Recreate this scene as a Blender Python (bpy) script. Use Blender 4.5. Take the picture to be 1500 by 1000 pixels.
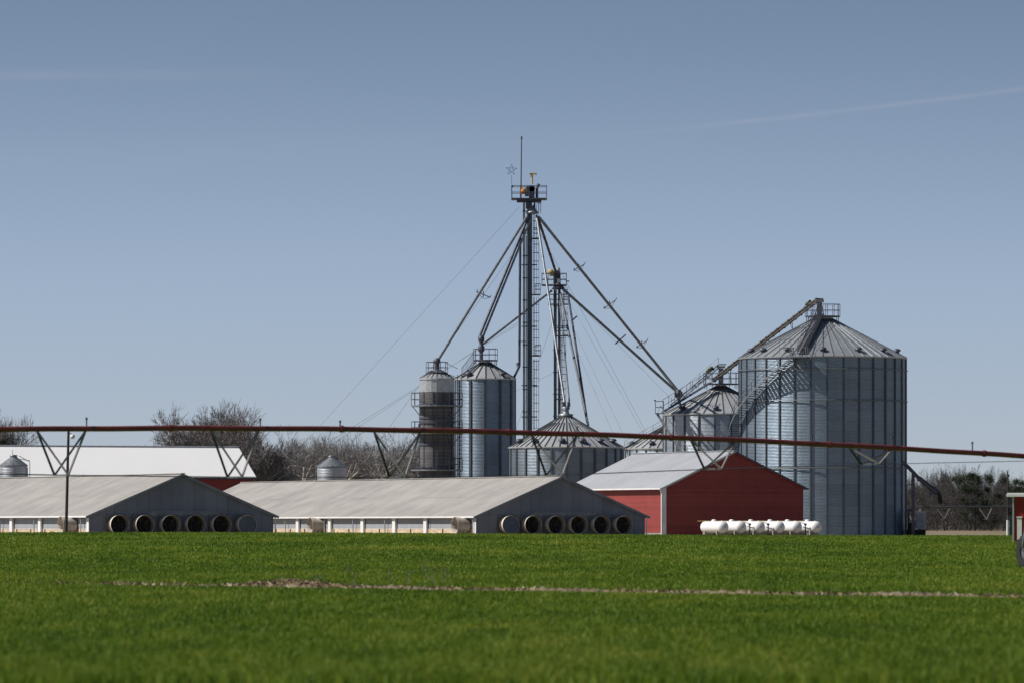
import bpy, math, random
import numpy as np
from mathutils import Vector, Matrix
random.seed(7); np.random.seed(7)
S = bpy.context.scene
for o in list(bpy.data.objects): bpy.data.objects.remove(o)
C = S.collection.objects
PI = math.pi; R_ = math.radians

# ---------------------------------------------------------------- camera
F = 8333.0; CZ = 1.45; HY = 771.0
cam = bpy.data.cameras.new('camera'); co = bpy.data.objects.new('camera', cam); C.link(co)
co.location = (0, 0, CZ); co.rotation_euler = (PI/2, 0, 0)
cam.sensor_width = 36; cam.lens = 36*F/1500; cam.shift_y = (HY-500)/1500
cam.clip_start = 1; cam.clip_end = 20000
cam.dof.use_dof = True; cam.dof.focus_distance = 560; cam.dof.aperture_fstop = 3.6
S.camera = co
# ---------------------------------------------------------------- sky and sun
SUN_AZ = R_(83); SUN_EL = R_(45)        # azimuth from the camera's back (-Y) towards -X
sd = Vector((-math.sin(SUN_AZ)*math.cos(SUN_EL), -math.cos(SUN_AZ)*math.cos(SUN_EL), math.sin(SUN_EL)))
W = bpy.data.worlds.new('World'); S.world = W; W.use_nodes = True
nt = W.node_tree; nt.nodes.clear()
def wn(t, **k):
    n = nt.nodes.new(t)
    for a, b in k.items(): setattr(n, a, b)
    return n
def wm(op, a, b=None, c=None, clamp=False):
    n = wn('ShaderNodeMath', operation=op); n.use_clamp = clamp
    for i, v in enumerate((a, b, c)):
        if v is None: continue
        if isinstance(v, (int, float)): n.inputs[i].default_value = v
        else: nt.links.new(v, n.inputs[i])
    return n.outputs[0]
tc = wn('ShaderNodeTexCoord'); sx = wn('ShaderNodeSeparateXYZ'); nt.links.new(tc.outputs['Generated'], sx.inputs[0])
X_, Y_, Z_ = sx.outputs
cx = wn('ShaderNodeCombineXYZ'); nt.links.new(X_, cx.inputs[0]); nt.links.new(Y_, cx.inputs[1])
nt.links.new(wm('ADD', wm('MULTIPLY', Z_, 2.6), 0.075), cx.inputs[2])
nz = wn('ShaderNodeVectorMath', operation='NORMALIZE'); nt.links.new(cx.outputs[0], nz.inputs[0])
sky = wn('ShaderNodeTexSky', sky_type='NISHITA'); sky.sun_disc = False
sky.sun_elevation = SUN_EL; sky.sun_rotation = math.atan2(sd.x, sd.y)
sky.air_density = 1.0; sky.dust_density = 0.6; sky.ozone_density = 1.5; sky.altitude = 20
nt.links.new(nz.outputs[0], sky.inputs[0])
tint = wn('ShaderNodeMix', data_type='RGBA', blend_type='MULTIPLY'); tint.inputs[0].default_value = 1
nt.links.new(sky.outputs[0], tint.inputs[6])
hz = wn('ShaderNodeValToRGB'); e = hz.color_ramp.elements; hz.color_ramp.interpolation = 'EASE'
e.new(0.045); e.new(0.10); e.new(0.35)
for q, (p_, c_) in zip(e, ((0.0, (1.63, 1.36, 1.34)), (0.045, (1.90, 1.62, 1.52)), (0.10, (1.42, 1.29, 1.19)), (0.35, (.80, .76, .76)), (1.0, (.60, .59, .60)))): q.position = p_; q.color = (*c_, 1)
nt.links.new(Z_, hz.inputs[0]); nt.links.new(hz.outputs[0], tint.inputs[7])
# thin contrails, laid out by direction in the sky
u = wm('DIVIDE', X_, wm('MAXIMUM', Y_, 0.01)); w = wm('DIVIDE', Z_, wm('MAXIMUM', Y_, 0.01))
def streak(w0, slope, width, u0, u1, seed, curve=0.0):
    line = wm('ADD', wm('MULTIPLY', u, slope), w0)
    if curve: line = wm('ADD', line, wm('MULTIPLY', wm('MULTIPLY', u, u), curve))
    d = wm('DIVIDE', wm('SUBTRACT', w, line), width)
    g = wm('POWER', 2.718, wm('MULTIPLY', wm('MULTIPLY', d, d), -1))
    n = wn('ShaderNodeTexNoise', noise_dimensions='2D'); n.inputs['Scale'].default_value = 1; n.inputs['Detail'].default_value = 4
    c2 = wn('ShaderNodeCombineXYZ'); nt.links.new(wm('ADD', wm('MULTIPLY', u, 90), seed), c2.inputs[0]); nt.links.new(wm('MULTIPLY', w, 900), c2.inputs[1])
    nt.links.new(c2.outputs[0], n.inputs['Vector'])
    mr = wn('ShaderNodeMapRange'); mr.interpolation_type = 'SMOOTHSTEP'; nt.links.new(u, mr.inputs[0]); mr.inputs[1].default_value = u0; mr.inputs[2].default_value = u1
    return wm('MULTIPLY', wm('MULTIPLY', g, mr.outputs[0]), wm('MULTIPLY', n.outputs[0], 1.3))
s1 = wm('MULTIPLY', streak(0.0672, 0.085, 0.00045, 0.0, 0.06, 3, 0.25), 0.13)
s2 = wm('MULTIPLY', streak(0.0795, 0.003, 0.0008, -0.03, -0.075, 9), 0.10)
s3 = wm('MULTIPLY', streak(0.067, 0.03, 0.003, 0.07, -0.05, 17), 0.035)
cl = wm('ADD', wm('ADD', s1, s2), s3)
mx = wn('ShaderNodeMix', data_type='RGBA', blend_type='MIX'); nt.links.new(cl, mx.inputs[0]); nt.links.new(tint.outputs[2], mx.inputs[6])
mx.inputs[7].default_value = (9.0, 8.6, 9.2, 1)
bg = wn('ShaderNodeBackground'); bg.inputs[1].default_value = 0.075
nt.links.new(mx.outputs[2], bg.inputs[0]); wo = wn('ShaderNodeOutputWorld'); nt.links.new(bg.outputs[0], wo.inputs[0])
sl = bpy.data.lights.new('sun', 'SUN'); sl.energy = 5.0; sl.angle = R_(0.53); sl.color = (1.0, 0.95, 0.87)
so = bpy.data.objects.new('sun', sl); C.link(so); so.rotation_euler = (-sd).to_track_quat('-Z', 'Y').to_euler(); so.location = (-60, -20, 80)
S.view_settings.view_transform = 'Standard'; S.view_settings.look = 'None'; S.view_settings.exposure = -0.05; S.view_settings.gamma = 1
S.render.engine = 'CYCLES'; S.render.film_transparent = False

# ---------------------------------------------------------------- materials
class M_:
    def __init__(s, name):
        s.m = bpy.data.materials.new(name); s.m.use_nodes = True; s.t = s.m.node_tree
        s.b = s.t.nodes['Principled BSDF']; s.tc = None
    def n(s, ty, **k):
        n = s.t.nodes.new(ty)
        for a, b in k.items(): setattr(n, a, b)
        return n
    def l(s, a, b): s.t.links.new(a, b)
    def co(s, which='Object'):
        if not s.tc: s.tc = s.n('ShaderNodeTexCoord')
        return s.tc.outputs[which]
    def math(s, op, a, b=None, clamp=False):
        n = s.n('ShaderNodeMath', operation=op); n.use_clamp = clamp
        for i, v in enumerate((a, b)):
            if v is None: continue
            if isinstance(v, (int, float)): n.inputs[i].default_value = v
            else: s.l(v, n.inputs[i])
        return n.outputs[0]
    def noise(s, scale, vec=None, stretch=(1, 1, 1), detail=4, rough=0.55):
        mp = s.n('ShaderNodeMapping'); s.l(vec or s.co(), mp.inputs[0]); mp.inputs['Scale'].default_value = stretch
        n = s.n('ShaderNodeTexNoise'); n.inputs['Scale'].default_value = scale; n.inputs['Detail'].default_value = detail
        n.inputs['Roughness'].default_value = rough; s.l(mp.outputs[0], n.inputs['Vector']); return n.outputs[0]
    def ramp(s, fac, stops):
        r = s.n('ShaderNodeValToRGB'); e = r.color_ramp.elements
        while len(e) < len(stops): e.new(0.5)
        for q, (p, c) in zip(e, stops): q.position = p; q.color = (*c, 1)
        s.l(fac, r.inputs[0]); return r.outputs[0]
    def mix(s, fac, a, b, mode='MIX'):
        n = s.n('ShaderNodeMix', data_type='RGBA', blend_type=mode)
        for i, v in ((0, fac), (6, a), (7, b)):
            if isinstance(v, tuple): n.inputs[i].default_value = (*v, 1)
            elif isinstance(v, (int, float)): n.inputs[i].default_value = v
            else: s.l(v, n.inputs[i])
        return n.outputs[2]
    def bump(s, h, strength=0.3, dist=0.05):
        n = s.n('ShaderNodeBump'); n.inputs['Strength'].default_value = strength; n.inputs['Distance'].default_value = dist
        s.l(h, n.inputs['Height']); s.l(n.outputs[0], s.b.inputs['Normal'])
    def set(s, rough=0.6, metal=0.0, spec=0.5):
        s.b.inputs['Roughness'].default_value = rough; s.b.inputs['Metallic'].default_value = metal
        s.b.inputs['Specular IOR Level'].default_value = spec
    def col(s, c):
        if isinstance(c, tuple): s.b.inputs['Base Color'].default_value = (*c, 1)
        else: s.l(c, s.b.inputs['Base Color'])

def mottled(name, c, var=0.25, scale=2.0, rough=0.6, metal=0.0, spec=0.4, stretch=(1, 1, 1)):
    m = M_(name); n = m.noise(scale, stretch=stretch)
    lo = tuple(x*(1-var) for x in c); hi = tuple(min(1, x*(1+var)) for x in c)
    m.col(m.ramp(n, [(0.3, lo), (0.7, hi)])); m.set(rough, metal, spec); return m.m

def bin_wall(name, base, nst, metal=0.75):
    """corrugated galvanised sheets: rings of sheets, each a slightly different zinc grey"""
    m = M_(name); sp = m.n('ShaderNodeSeparateXYZ'); m.l(m.co(), sp.inputs[0])
    ang = m.math('ARCTAN2', sp.outputs[0], sp.outputs[1])
    pa = m.math('FLOOR', m.math('MULTIPLY', ang, nst/2/PI)); pz = m.math('FLOOR', m.math('MULTIPLY', sp.outputs[2], 1/1.12))
    cv = m.n('ShaderNodeCombineXYZ'); m.l(pa, cv.inputs[0]); m.l(pz, cv.inputs[1])
    wn_ = m.n('ShaderNodeTexWhiteNoise', noise_dimensions='2D'); m.l(cv.outputs[0], wn_.inputs['Vector'])
    spang = m.noise(1.3, stretch=(1, 1, 7), detail=6, rough=0.8)
    fine = m.noise(3.6, stretch=(1, 1, 5), detail=5, rough=0.8)
    streak = m.noise(0.9, stretch=(1, 1, 0.06), detail=3)
    a = m.math('ADD', m.math('MULTIPLY', wn_.outputs[0], 0.16), m.math('MULTIPLY', spang, 0.75))
    a = m.math('ADD', a, m.math('MULTIPLY', streak, 0.35))
    c = m.ramp(a, [(0.38, tuple(x*0.74 for x in base)), (0.85, tuple(min(1, x*1.25) for x in base))])
    ringz = m.math('FRACT', m.math('MULTIPLY', sp.outputs[2], 1/1.12))
    seam = m.math('LESS_THAN', ringz, 0.05)
    m.col(m.mix(seam, c, m.mix(1.0, c, (.8, .8, .8), 'MULTIPLY')))
    m.set(0.42, metal, 0.5)
    m.l(m.math('ADD', m.math('MULTIPLY', fine, 0.30), 0.33), m.b.inputs['Roughness'])
    wob = m.noise(2.2, stretch=(1, 1, 1), detail=2)
    ph = m.math('ADD', m.math('MULTIPLY', sp.outputs[2], 2*PI/0.155), m.math('MULTIPLY', wob, 2.5))
    cor = m.math('SINE', ph)
    m.bump(m.math('ADD', cor, m.math('MULTIPLY', fine, 1.3)), 1.0, 0.0085)
    return m.m

def sheet_metal(name, base, metal=0.3, rough=0.5, axis=1, pitch=0.9, stain=0.3, seam=0.75):
    m = M_(name); sp = m.n('ShaderNodeSeparateXYZ'); m.l(m.co(), sp.inputs[0])
    n1 = m.noise(0.35, stretch=(1, 1, 1), detail=6, rough=0.65)
    st = (0.35, 2.6, 0.35) if axis == 1 else (2.6, 0.35, 0.35)
    n2 = m.noise(0.8, stretch=st, detail=5)
    a = m.math('ADD', m.math('MULTIPLY', n1, 0.68), m.math('MULTIPLY', n2, 0.32))
    c = m.ramp(a, [(0.32, tuple(x*(1-stain) for x in base)), (0.62, tuple(min(1, x*(1+stain*0.35)) for x in base))])
    fr = m.math('FRACT', m.math('MULTIPLY', sp.outputs[axis], 1/pitch))
    sm = m.math('LESS_THAN', fr, 0.06)
    m.col(m.mix(sm, c, m.mix(1.0, c, (seam, seam, seam), 'MULTIPLY')))
    m.set(rough, metal, 0.4)
    m.bump(m.math('PINGPONG', m.math('MULTIPLY', sp.outputs[axis], 3.0), 0.5), 0.25, 0.03)
    return m.m

def siding(name, base, axis=2, pitch=0.22, var=0.2, rough=0.6, line=0.7):
    m = M_(name); sp = m.n('ShaderNodeSeparateXYZ'); m.l(m.co(), sp.inputs[0])
    n1 = m.noise(0.7, detail=6); row = m.math('FLOOR', m.math('MULTIPLY', sp.outputs[axis], 1/pitch))
    wn_ = m.n('ShaderNodeTexWhiteNoise', noise_dimensions='1D'); m.l(row, wn_.inputs['W'])
    a = m.math('ADD', m.math('MULTIPLY', n1, 0.7), m.math('MULTIPLY', wn_.outputs[0], 0.3))
    c = m.ramp(a, [(0.3, tuple(x*(1-var) for x in base)), (0.7, tuple(min(1, x*(1+var)) for x in base))])
    fr = m.math('FRACT', m.math('MULTIPLY', sp.outputs[axis], 1/pitch)); sm = m.math('LESS_THAN', fr, 0.14)
    m.col(m.mix(sm, c, m.mix(1.0, c, (line, line, line), 'MULTIPLY'))); m.set(rough, 0, 0.3)
    m.bump(fr, 0.4, 0.02); return m.m

def plain_roof(name, c, var):
    m = M_(name); n = m.noise(0.25, detail=6, rough=.6); m.col(m.ramp(n, [(.3, tuple(x*(1-var) for x in c)), (.7, c)])); m.set(.55, 0, .4); return m.m
MAT = dict(
    roof_grey=sheet_metal('weathered_grey_roofing', (0.36, 0.345, 0.33), 0.0, 0.7, 1, 0.95, 0.30, 0.95),
    roof_pale=plain_roof('pale_blue_roofing', (0.42, 0.435, 0.475), .18),
    roof_white=plain_roof('white_painted_roofing', (0.93, 0.93, 0.94), .04),
    gable_grey=siding('blue_grey_siding', (0.195, 0.22, 0.27), 0, 0.92, 0.14, 0.6, 0.9),
    gable_board=mottled('grey_board', (0.27, 0.285, 0.30), 0.2, 1.5),
    curtain=siding('curtain_cloth', (0.36, 0.385, 0.43), 2, 0.27, 0.12, 0.7, 0.8),
    plinth=mottled('tan_plinth_board', (0.60, 0.47, 0.33), 0.3, 1.3, stretch=(1, 0.5, 3)),
    white=mottled('white_paint', (0.78, 0.78, 0.78), 0.08, 1.0, 0.5),
    tank=mottled('white_tank_enamel', (0.84, 0.84, 0.85), 0.05, 1.2, 0.32),
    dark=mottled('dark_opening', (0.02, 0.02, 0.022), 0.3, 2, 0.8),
    blade=mottled('fan_blade_metal', (0.035, 0.035, 0.035), 0.3, 2, 0.5, 0.5),
    cone=mottled('dirty_white_fibreglass', (0.70, 0.64, 0.54), 0.25, 1.3, 0.55, stretch=(1, 1, 1.8)),
    cone_old=mottled('stained_fibreglass', (0.42, 0.375, 0.32), 0.4, 0.9, 0.7),
    housing=mottled('dusty_fan_housing', (0.20, 0.175, 0.155), 0.4, 1.2, .8),
    lining=mottled('darker_cone_lining', (0.30, 0.265, 0.215), 0.4, 1.5, 0.85),  # inside of the cone, toned darker than its outer face
    cover=mottled('blue_grey_cover', (0.10, 0.125, 0.17), 0.12, 1, 0.6),
    red=siding('red_painted_siding', (0.285, 0.056, 0.052), 2, 0.24, 0.15, 0.55, 0.75),
    red2=siding('red_shed_siding', (0.30, 0.024, 0.015), 0, 0.3, 0.12, 0.5, 0.8),
    pipe=mottled('red_oxide_pipe_paint', (0.15, 0.028, 0.026), 0.35, 3, 0.38, 0.0, 0.5),
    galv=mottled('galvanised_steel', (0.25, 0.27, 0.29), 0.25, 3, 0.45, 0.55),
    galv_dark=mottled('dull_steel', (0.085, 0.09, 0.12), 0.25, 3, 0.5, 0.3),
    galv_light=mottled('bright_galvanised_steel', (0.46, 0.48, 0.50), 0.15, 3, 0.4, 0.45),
    leg=mottled('blue_grey_leg_casing', (0.075, 0.10, 0.13), 0.2, 1, 0.42, 0.55, stretch=(1, 1, 0.2)),
    stiff=mottled('stiffener_steel', (0.10, 0.115, 0.14), 0.2, 2, 0.5, 0.45),
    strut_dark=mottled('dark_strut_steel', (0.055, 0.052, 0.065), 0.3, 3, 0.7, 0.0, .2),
    strut_grey=mottled('grey_strut_steel', (0.21, 0.20, 0.20), 0.3, 3, 0.7, 0.0, .2),
    wire=mottled('wire_rope', (0.16, 0.17, 0.19), 0.1, 1, 0.8, 0.0, .1),
    orange=mottled('orange_motor_paint', (0.62, 0.26, 0.03), 0.15, 3, 0.45),
    yellow=mottled('yellow_guard_paint', (0.62, 0.45, 0.16), 0.15, 3, 0.45),
    green=mottled('green_motor_paint', (0.10, 0.13, 0.06), 0.2, 3, 0.45),
    copper=mottled('rusty_conveyor_steel', (0.17, 0.155, 0.148), 0.35, 2.5, 0.5, 0.3),
    rubber=mottled('tyre_rubber', (0.02, 0.02, 0.02), 0.2, 3, 0.8),
    pole=mottled('weathered_pole_wood', (0.045, 0.042, 0.042), 0.25, 3, 0.8, stretch=(3, 3, 0.3)),
    mesh=siding('dryer_screen', (0.13, 0.130, 0.135), 2, 0.36, 0.3, 0.55, 0.55),
    concrete=mottled('concrete', (0.34, 0.33, 0.31), 0.15, 0.8, 0.85),
    cabin=mottled('pale_cabin_paint', (0.40, 0.42, 0.47), 0.08, 0.8, 0.5),
    bark=mottled('grey_brown_bark', (0.15, 0.138, 0.135), 0.3, 1.5, 0.9),
    twig=mottled('brown_twigs', (0.165, 0.152, 0.152), 0.3, 0.6, 0.9),
    twig_dark=mottled('dark_brown_twigs', (0.075, 0.068, 0.068), 0.3, 0.6, 0.9),
    pale_bark=mottled('pale_sycamore_bark', (0.40, 0.36, 0.32), 0.3, 1.0, 0.85),
    pale_twig=mottled('pale_grey_twigs', (0.25, 0.235, 0.225), 0.3, 0.6, 0.9),
    needle=mottled('dark_pine_needles', (0.03, 0.042, 0.022), 0.35, 1.5, 0.8),
)
def cone_roof_mat(name, base):
    m = M_(name); n = m.noise(0.5, detail=5); m.col(m.ramp(n, [(0.3, tuple(x*.84 for x in base)), (0.7, tuple(x*1.1 for x in base))])); m.set(0.42, 0.55, .5); return m.m
MAT['bin_roof'] = cone_roof_mat('galvanised_roof', (0.60, 0.62, 0.64))
MAT['bin_roof_dark'] = cone_roof_mat('dull_galvanised_roof', (0.44, 0.47, 0.50))
MAT['rib'] = mottled('roof_rib_steel', (0.10, 0.11, 0.12), 0.2, 2, 0.45, 0.4)
MAT['rib_pale'] = mottled('pale_roof_rib_steel', (0.50, 0.50, 0.52), 0.15, 2, 0.4, 0.4)

# ---------------------------------------------------------------- mesh helpers
class MB:
    def __init__(s, org=(0, 0, 0)): s.v = []; s.f = []; s.sm = []; s.org = Vector(org)
    def add(s, vs, fs, smooth=False):
        b = len(s.v); s.v += [Vector(v) for v in vs]; s.f += [tuple(b+i for i in f) for f in fs]; s.sm += [smooth]*len(fs)
    def box(s, c, d, m=None):
        c = Vector(c); vs = []
        for z in (-.5, .5):
            for y in (-.5, .5):
                for x in (-.5, .5):
                    p = Vector((x*d[0], y*d[1], z*d[2]))
                    if m: p = m @ p
                    vs.append(c+p)
        s.add(vs, [(0, 2, 3, 1), (4, 5, 7, 6), (0, 1, 5, 4), (2, 6, 7, 3), (0, 4, 6, 2), (1, 3, 7, 5)])
    def bar(s, p, q, r, n=6, r2=None, cap=True, smooth=True):
        p = Vector(p); q = Vector(q); d = (q-p)
        if d.length < 1e-6: return
        z = d.normalized(); a = z.cross(Vector((0, 0, 1)))
        if a.length < 1e-3: a = z.cross(Vector((1, 0, 0)))
        a.normalize(); b = z.cross(a); r2 = r if r2 is None else r2
        vs = [p+(a*math.cos(2*PI*i/n)+b*math.sin(2*PI*i/n))*r for i in range(n)] + [q+(a*math.cos(2*PI*i/n)+b*math.sin(2*PI*i/n))*r2 for i in range(n)]
        s.add(vs, [(i, (i+1) % n, n+(i+1) % n, n+i) for i in range(n)], smooth and n > 4)
        if cap: s.add([vs[i] for i in range(n)][::-1], [tuple(range(n))]); s.add(vs[n:], [tuple(range(n))])
    def beam(s, p, q, w, h):
        p = Vector(p); q = Vector(q); z = (q-p); L = z.length; z.normalize(); a = z.cross(Vector((0, 0, 1)))
        if a.length < 1e-3: a = Vector((1, 0, 0))
        a.normalize(); b = a.cross(z); vs = []
        for e in (p, q):
            for i, j in ((-1, -1), (1, -1), (1, 1), (-1, 1)): vs.append(e+a*w/2*i+b*h/2*j)
        s.add(vs, [(0, 1, 5, 4), (1, 2, 6, 5), (2, 3, 7, 6), (3, 0, 4, 7), (3, 2, 1, 0), (4, 5, 6, 7)])
    def path(s, pts, r, n=8):
        for a, b in zip(pts, pts[1:]): s.bar(a, b, r, n, cap=False)
    def lathe(s, prof, n=48, c=(0, 0, 0), a0=0, a1=2*PI, axis=None, smooth=True):
        """prof: (radius, height) pairs; axis: matrix turning z to the wanted axis"""
        c = Vector(c); full = abs(a1-a0-2*PI) < 1e-6; k = n if full else n+1; vs = []
        for r, z in prof:
            for i in range(k):
                t = a0+(a1-a0)*i/n; p = Vector((r*math.cos(t), r*math.sin(t), z))
                if axis: p = axis @ p
                vs.append(c+p)
        fs = []
        for j in range(len(prof)-1):
            for i in range(n):
                i2 = (i+1) % k if full else i+1
                fs.append((j*k+i, j*k+i2, (j+1)*k+i2, (j+1)*k+i))
        s.add(vs, fs, smooth)
    def ring(s, c, R, r, n=40, m=6, a0=0, a1=2*PI):
        c = Vector(c); pts = [c+Vector((R*math.cos(a0+(a1-a0)*i/n), R*math.sin(a0+(a1-a0)*i/n), 0)) for i in range(n+1)]
        s.path(pts, r, m)
    def build(s, name, mat, parent=None):
        me = bpy.data.meshes.new(name); me.from_pydata([v-s.org for v in s.v], [], s.f); me.materials.append(mat)
        me.polygons.foreach_set('use_smooth', s.sm); me.update()
        o = bpy.data.objects.new(name, me); C.link(o)
        if parent: o.parent = parent
        return o

def tag(o, label=None, cat=None, group=None, kind=None):
    for k, v in (('label', label), ('category', cat), ('group', group), ('kind', kind)):
        if v: o[k] = v
    return o
def thing(name, label, cat, loc=(0, 0, 0), rz=0, group=None, kind=None):
    o = bpy.data.objects.new(name, None); C.link(o); o.empty_display_size = 0.5
    o.location = loc; o.rotation_euler = (0, 0, rz); return tag(o, label, cat, group, kind)
def P(px, py, d): return Vector(((px-750)*d/F, d, CZ-(py-HY)*d/F))
def copy_tree(o, parent=None):
    c = o.copy(); C.link(c); c.parent = parent
    for ch in list(o.children): copy_tree(ch, c)
    return c

# ---------------------------------------------------------------- ground
def sstep(a, b, x): t = np.clip((x-a)/(b-a), 0, 1); return t*t*(3-2*t)
def gz(x, y):
    x = np.asarray(x, float); y = np.asarray(y, float)
    pxl = 750+x*F/np.maximum(y, 60)
    crest = 0.975-0.225*sstep(250, 1300, pxl)
    up = np.clip((y-185)/(415-185), 0, 1); up = up*up*(3-2*up)*0.35+up*0.65
    z = crest*up
    z = z*(1-sstep(417, 440, y))+0.42*sstep(417, 440, y)
    z = z+0.60*sstep(660, 950, y)
    return z+0.03*np.sin(x*0.11+1.3)*np.sin(y*0.043)*(1-sstep(300, 400, y))
def gzf(x, y): return float(gz(x, y))
def grid_obj(name, xs, ys, zo, mat, rough=0.0):
    X, Y = np.meshgrid(xs, ys); Z = gz(X, Y)+zo
    if rough: Z = Z+np.random.rand(*Z.shape)*rough
    v = np.stack([X, Y, Z], -1).reshape(-1, 3); nx = len(xs); ny = len(ys)
    i, j = np.meshgrid(np.arange(nx-1), np.arange(ny-1)); a = (j*nx+i).ravel()
    f = np.stack([a, a+1, a+1+nx, a+nx], -1)
    me = bpy.data.meshes.new(name); me.from_pydata(v.tolist(), [], f.tolist()); me.materials.append(mat)
    me.polygons.foreach_set('use_smooth', [True]*len(f)); me.update()
    o = bpy.data.objects.new(name, me); C.link(o); return o

def grass_mat(name, blades):
    m = M_(name); sp = m.co()
    big = m.noise(0.11, stretch=(1, 0.22, 1), detail=5, rough=0.6); mid = m.noise(1.0, stretch=(1, 0.12, 1), detail=5, rough=0.65)
    a = m.math('ADD', m.math('MULTIPLY', big, 0.55), m.math('MULTIPLY', mid, 0.45))
    if blades:
        at = m.n('ShaderNodeAttribute'); at.attribute_name = 'rnd'
        a = m.math('ADD', m.math('MULTIPLY', a, 0.78), m.math('MULTIPLY', at.outputs['Fac'], 0.22))
    c = m.ramp(a, [(0.36, (0.050, 0.098, 0.008)), (0.47, (0.106, 0.184, 0.011)), (0.56, (0.160, 0.228, 0.019)), (0.68, (0.310, 0.300, 0.055))])
    m.col(c); m.set(0.6, 0, 0.25)
    if blades:
        tr = m.n('ShaderNodeBsdfTranslucent'); m.l(c, tr.inputs[0]); ms = m.n('ShaderNodeMixShader'); ms.inputs[0].default_value = 0.35
        out = m.t.nodes['Material Output']; m.l(m.b.outputs[0], ms.inputs[1]); m.l(tr.outputs[0], ms.inputs[2]); m.l(ms.outputs[0], out.inputs[0])
    else: m.bump(m.noise(9, detail=6), 0.8, 0.15)
    return m.m
def dry_mat():
    m = M_('dry_yard_ground'); n = m.noise(0.12, stretch=(1, .3, 1), detail=6)
    m.col(m.ramp(n, [(0.3, (0.16, 0.125, 0.08)), (0.55, (0.24, 0.20, 0.135)), (0.75, (0.17, 0.16, 0.08))])); m.set(0.9, 0, 0.2); m.bump(m.noise(5), 0.5, 0.1); return m.m
gx = np.concatenate([np.linspace(-6000, -160, 14), np.linspace(-140, 140, 57), np.linspace(160, 6000, 14)])
gy = np.concatenate([[-300, -100], np.linspace(0, 960, 193), np.linspace(1000, 9000, 16)])
tag(grid_obj('ground', gx, gy, 0, dry_mat()), 'dry tan ground around the farm buildings and beyond', 'ground', kind='structure')
fy = np.concatenate([np.linspace(-40, 400, 89), np.linspace(402, 420, 19)])
tag(grid_obj('wheat_field', np.linspace(-130, 130, 131), fy, 0.03, grass_mat('young_wheat_soil', False)), 'flat green field of young winter wheat', 'field', kind='structure')

# the ridge of soil and old stalks that crosses the field
def ridge_y(x): return 127.5-1.20*x+0.35*np.sin(x*0.9)
N = 800000
yy = 50*np.exp(np.random.rand(N)*math.log(419/50)); xx = (np.random.rand(N)*2-1)*(yy*0.09*1.25+1.5)
NX = 260000   # a thinner margin beside the view
y2 = 50*np.exp(np.random.rand(NX)*math.log(419/50)); x2 = np.sign(np.random.rand(NX)-.5)*(y2*0.1125+1.5+np.random.rand(NX)*(14+y2*.05)); yy = np.concatenate([yy, y2]); xx = np.concatenate([xx, x2]); N += NX
dr = yy-ridge_y(xx)
lowf = (np.sin(xx*2.1+yy*0.31)+np.sin(xx*0.9-yy*0.7+2)+np.sin(xx*5.3+yy*1.1+4))/3
keep = ~((dr > -1.2) & (dr < 1.8) & (np.random.rand(N) < 0.05+0.9*sstep(-13, -5, xx)))
# sparser and lower where old stalks show through
keep &= np.random.rand(N) < 0.85+0.15*lowf
xx, yy, dr, lowf = xx[keep], yy[keep], dr[keep], lowf[keep]; N = len(xx)
hgt = (0.075+0.055*np.random.rand(N))*(1+0.20*lowf)*(1-0.55*np.exp(-((dr+2.5)/2.6)**2))
hgt *= 0.85+0.35*sstep(120, 60, yy) if False else 1.0
wid = (0.0045+0.00006*yy)*(0.7+0.6*np.random.rand(N)); wid = np.minimum(wid, 0.03)
ang = np.random.rand(N)*2*PI; la = np.random.rand(N)*2*PI; ln = hgt*(0.15+0.7*np.random.rand(N)**2)
z0 = gz(xx, yy)+0.025
b = np.stack([xx, yy, z0], -1); dw = np.stack([np.cos(ang), np.sin(ang), 0*ang], -1)*wid[:, None]
mid = b+np.stack([np.cos(la)*ln*.35, np.sin(la)*ln*.35, hgt*0.6], -1); tip = b+np.stack([np.cos(la)*ln, np.sin(la)*ln, hgt], -1)
V = np.stack([b-dw, b+dw, mid+dw*.8, mid-dw*.8, tip], 1).reshape(-1, 3)
idx = np.arange(N)*5
me = bpy.data.meshes.new('wheat_blades'); me.vertices.add(N*5); me.vertices.foreach_set('co', V.ravel())
me.loops.add(N*7); me.polygons.add(N*2)
lv = np.stack([idx, idx+1, idx+2, idx+3, idx+3, idx+2, idx+4], -1).ravel(); me.loops.foreach_set('vertex_index', lv)
ls = np.stack([np.arange(N)*7, np.arange(N)*7+4], -1).ravel(); me.polygons.foreach_set('loop_start', ls)
me.update(calc_edges=True)
at = me.attributes.new('rnd', 'FLOAT', 'POINT'); at.data.foreach_set('value', np.repeat(np.random.rand(N), 5))
me.materials.append(grass_mat('young_wheat_blades', True))
o = bpy.data.objects.new('wheat_blades', me); C.link(o); tag(o, 'short green blades of young wheat covering the field', 'crop', kind='stuff')

def soil_mat():
    m = M_('soil_and_residue'); n = m.noise(2.5, detail=6, rough=0.7)
    m.col(m.ramp(n, [(0.3, (0.09, 0.066, 0.044)), (0.5, (0.20, 0.155, 0.105)), (0.72, (0.38, 0.32, 0.225))])); m.set(0.9, 0, 0.2); m.bump(n, 0.8, 0.1); return m.m
xs = np.linspace(-44, 36, 1500); prof = [(-1.3, 0.0), (-0.9, .45), (-.4, .9), (.1, 1), (.6, .8), (1.2, .5), (1.9, 0)]
vs = []; fs = []
for i, x in enumerate(xs):
    yc = float(ridge_y(x)); amp = 0.04+0.035*random.random()+0.03*math.sin(x*1.7)
    amp *= 0.12+0.98*float(sstep(-15, 0, x)); 
    if -5.9 < x < -4.2: amp += 0.10*math.sin((x+5.9)/1.7*PI)
    for k, (dy, h) in enumerate(prof): y = yc+dy; vs.append((x, y, gzf(x, y)+0.02+amp*h*(0.7+0.6*random.random())))
n = len(prof)
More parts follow.
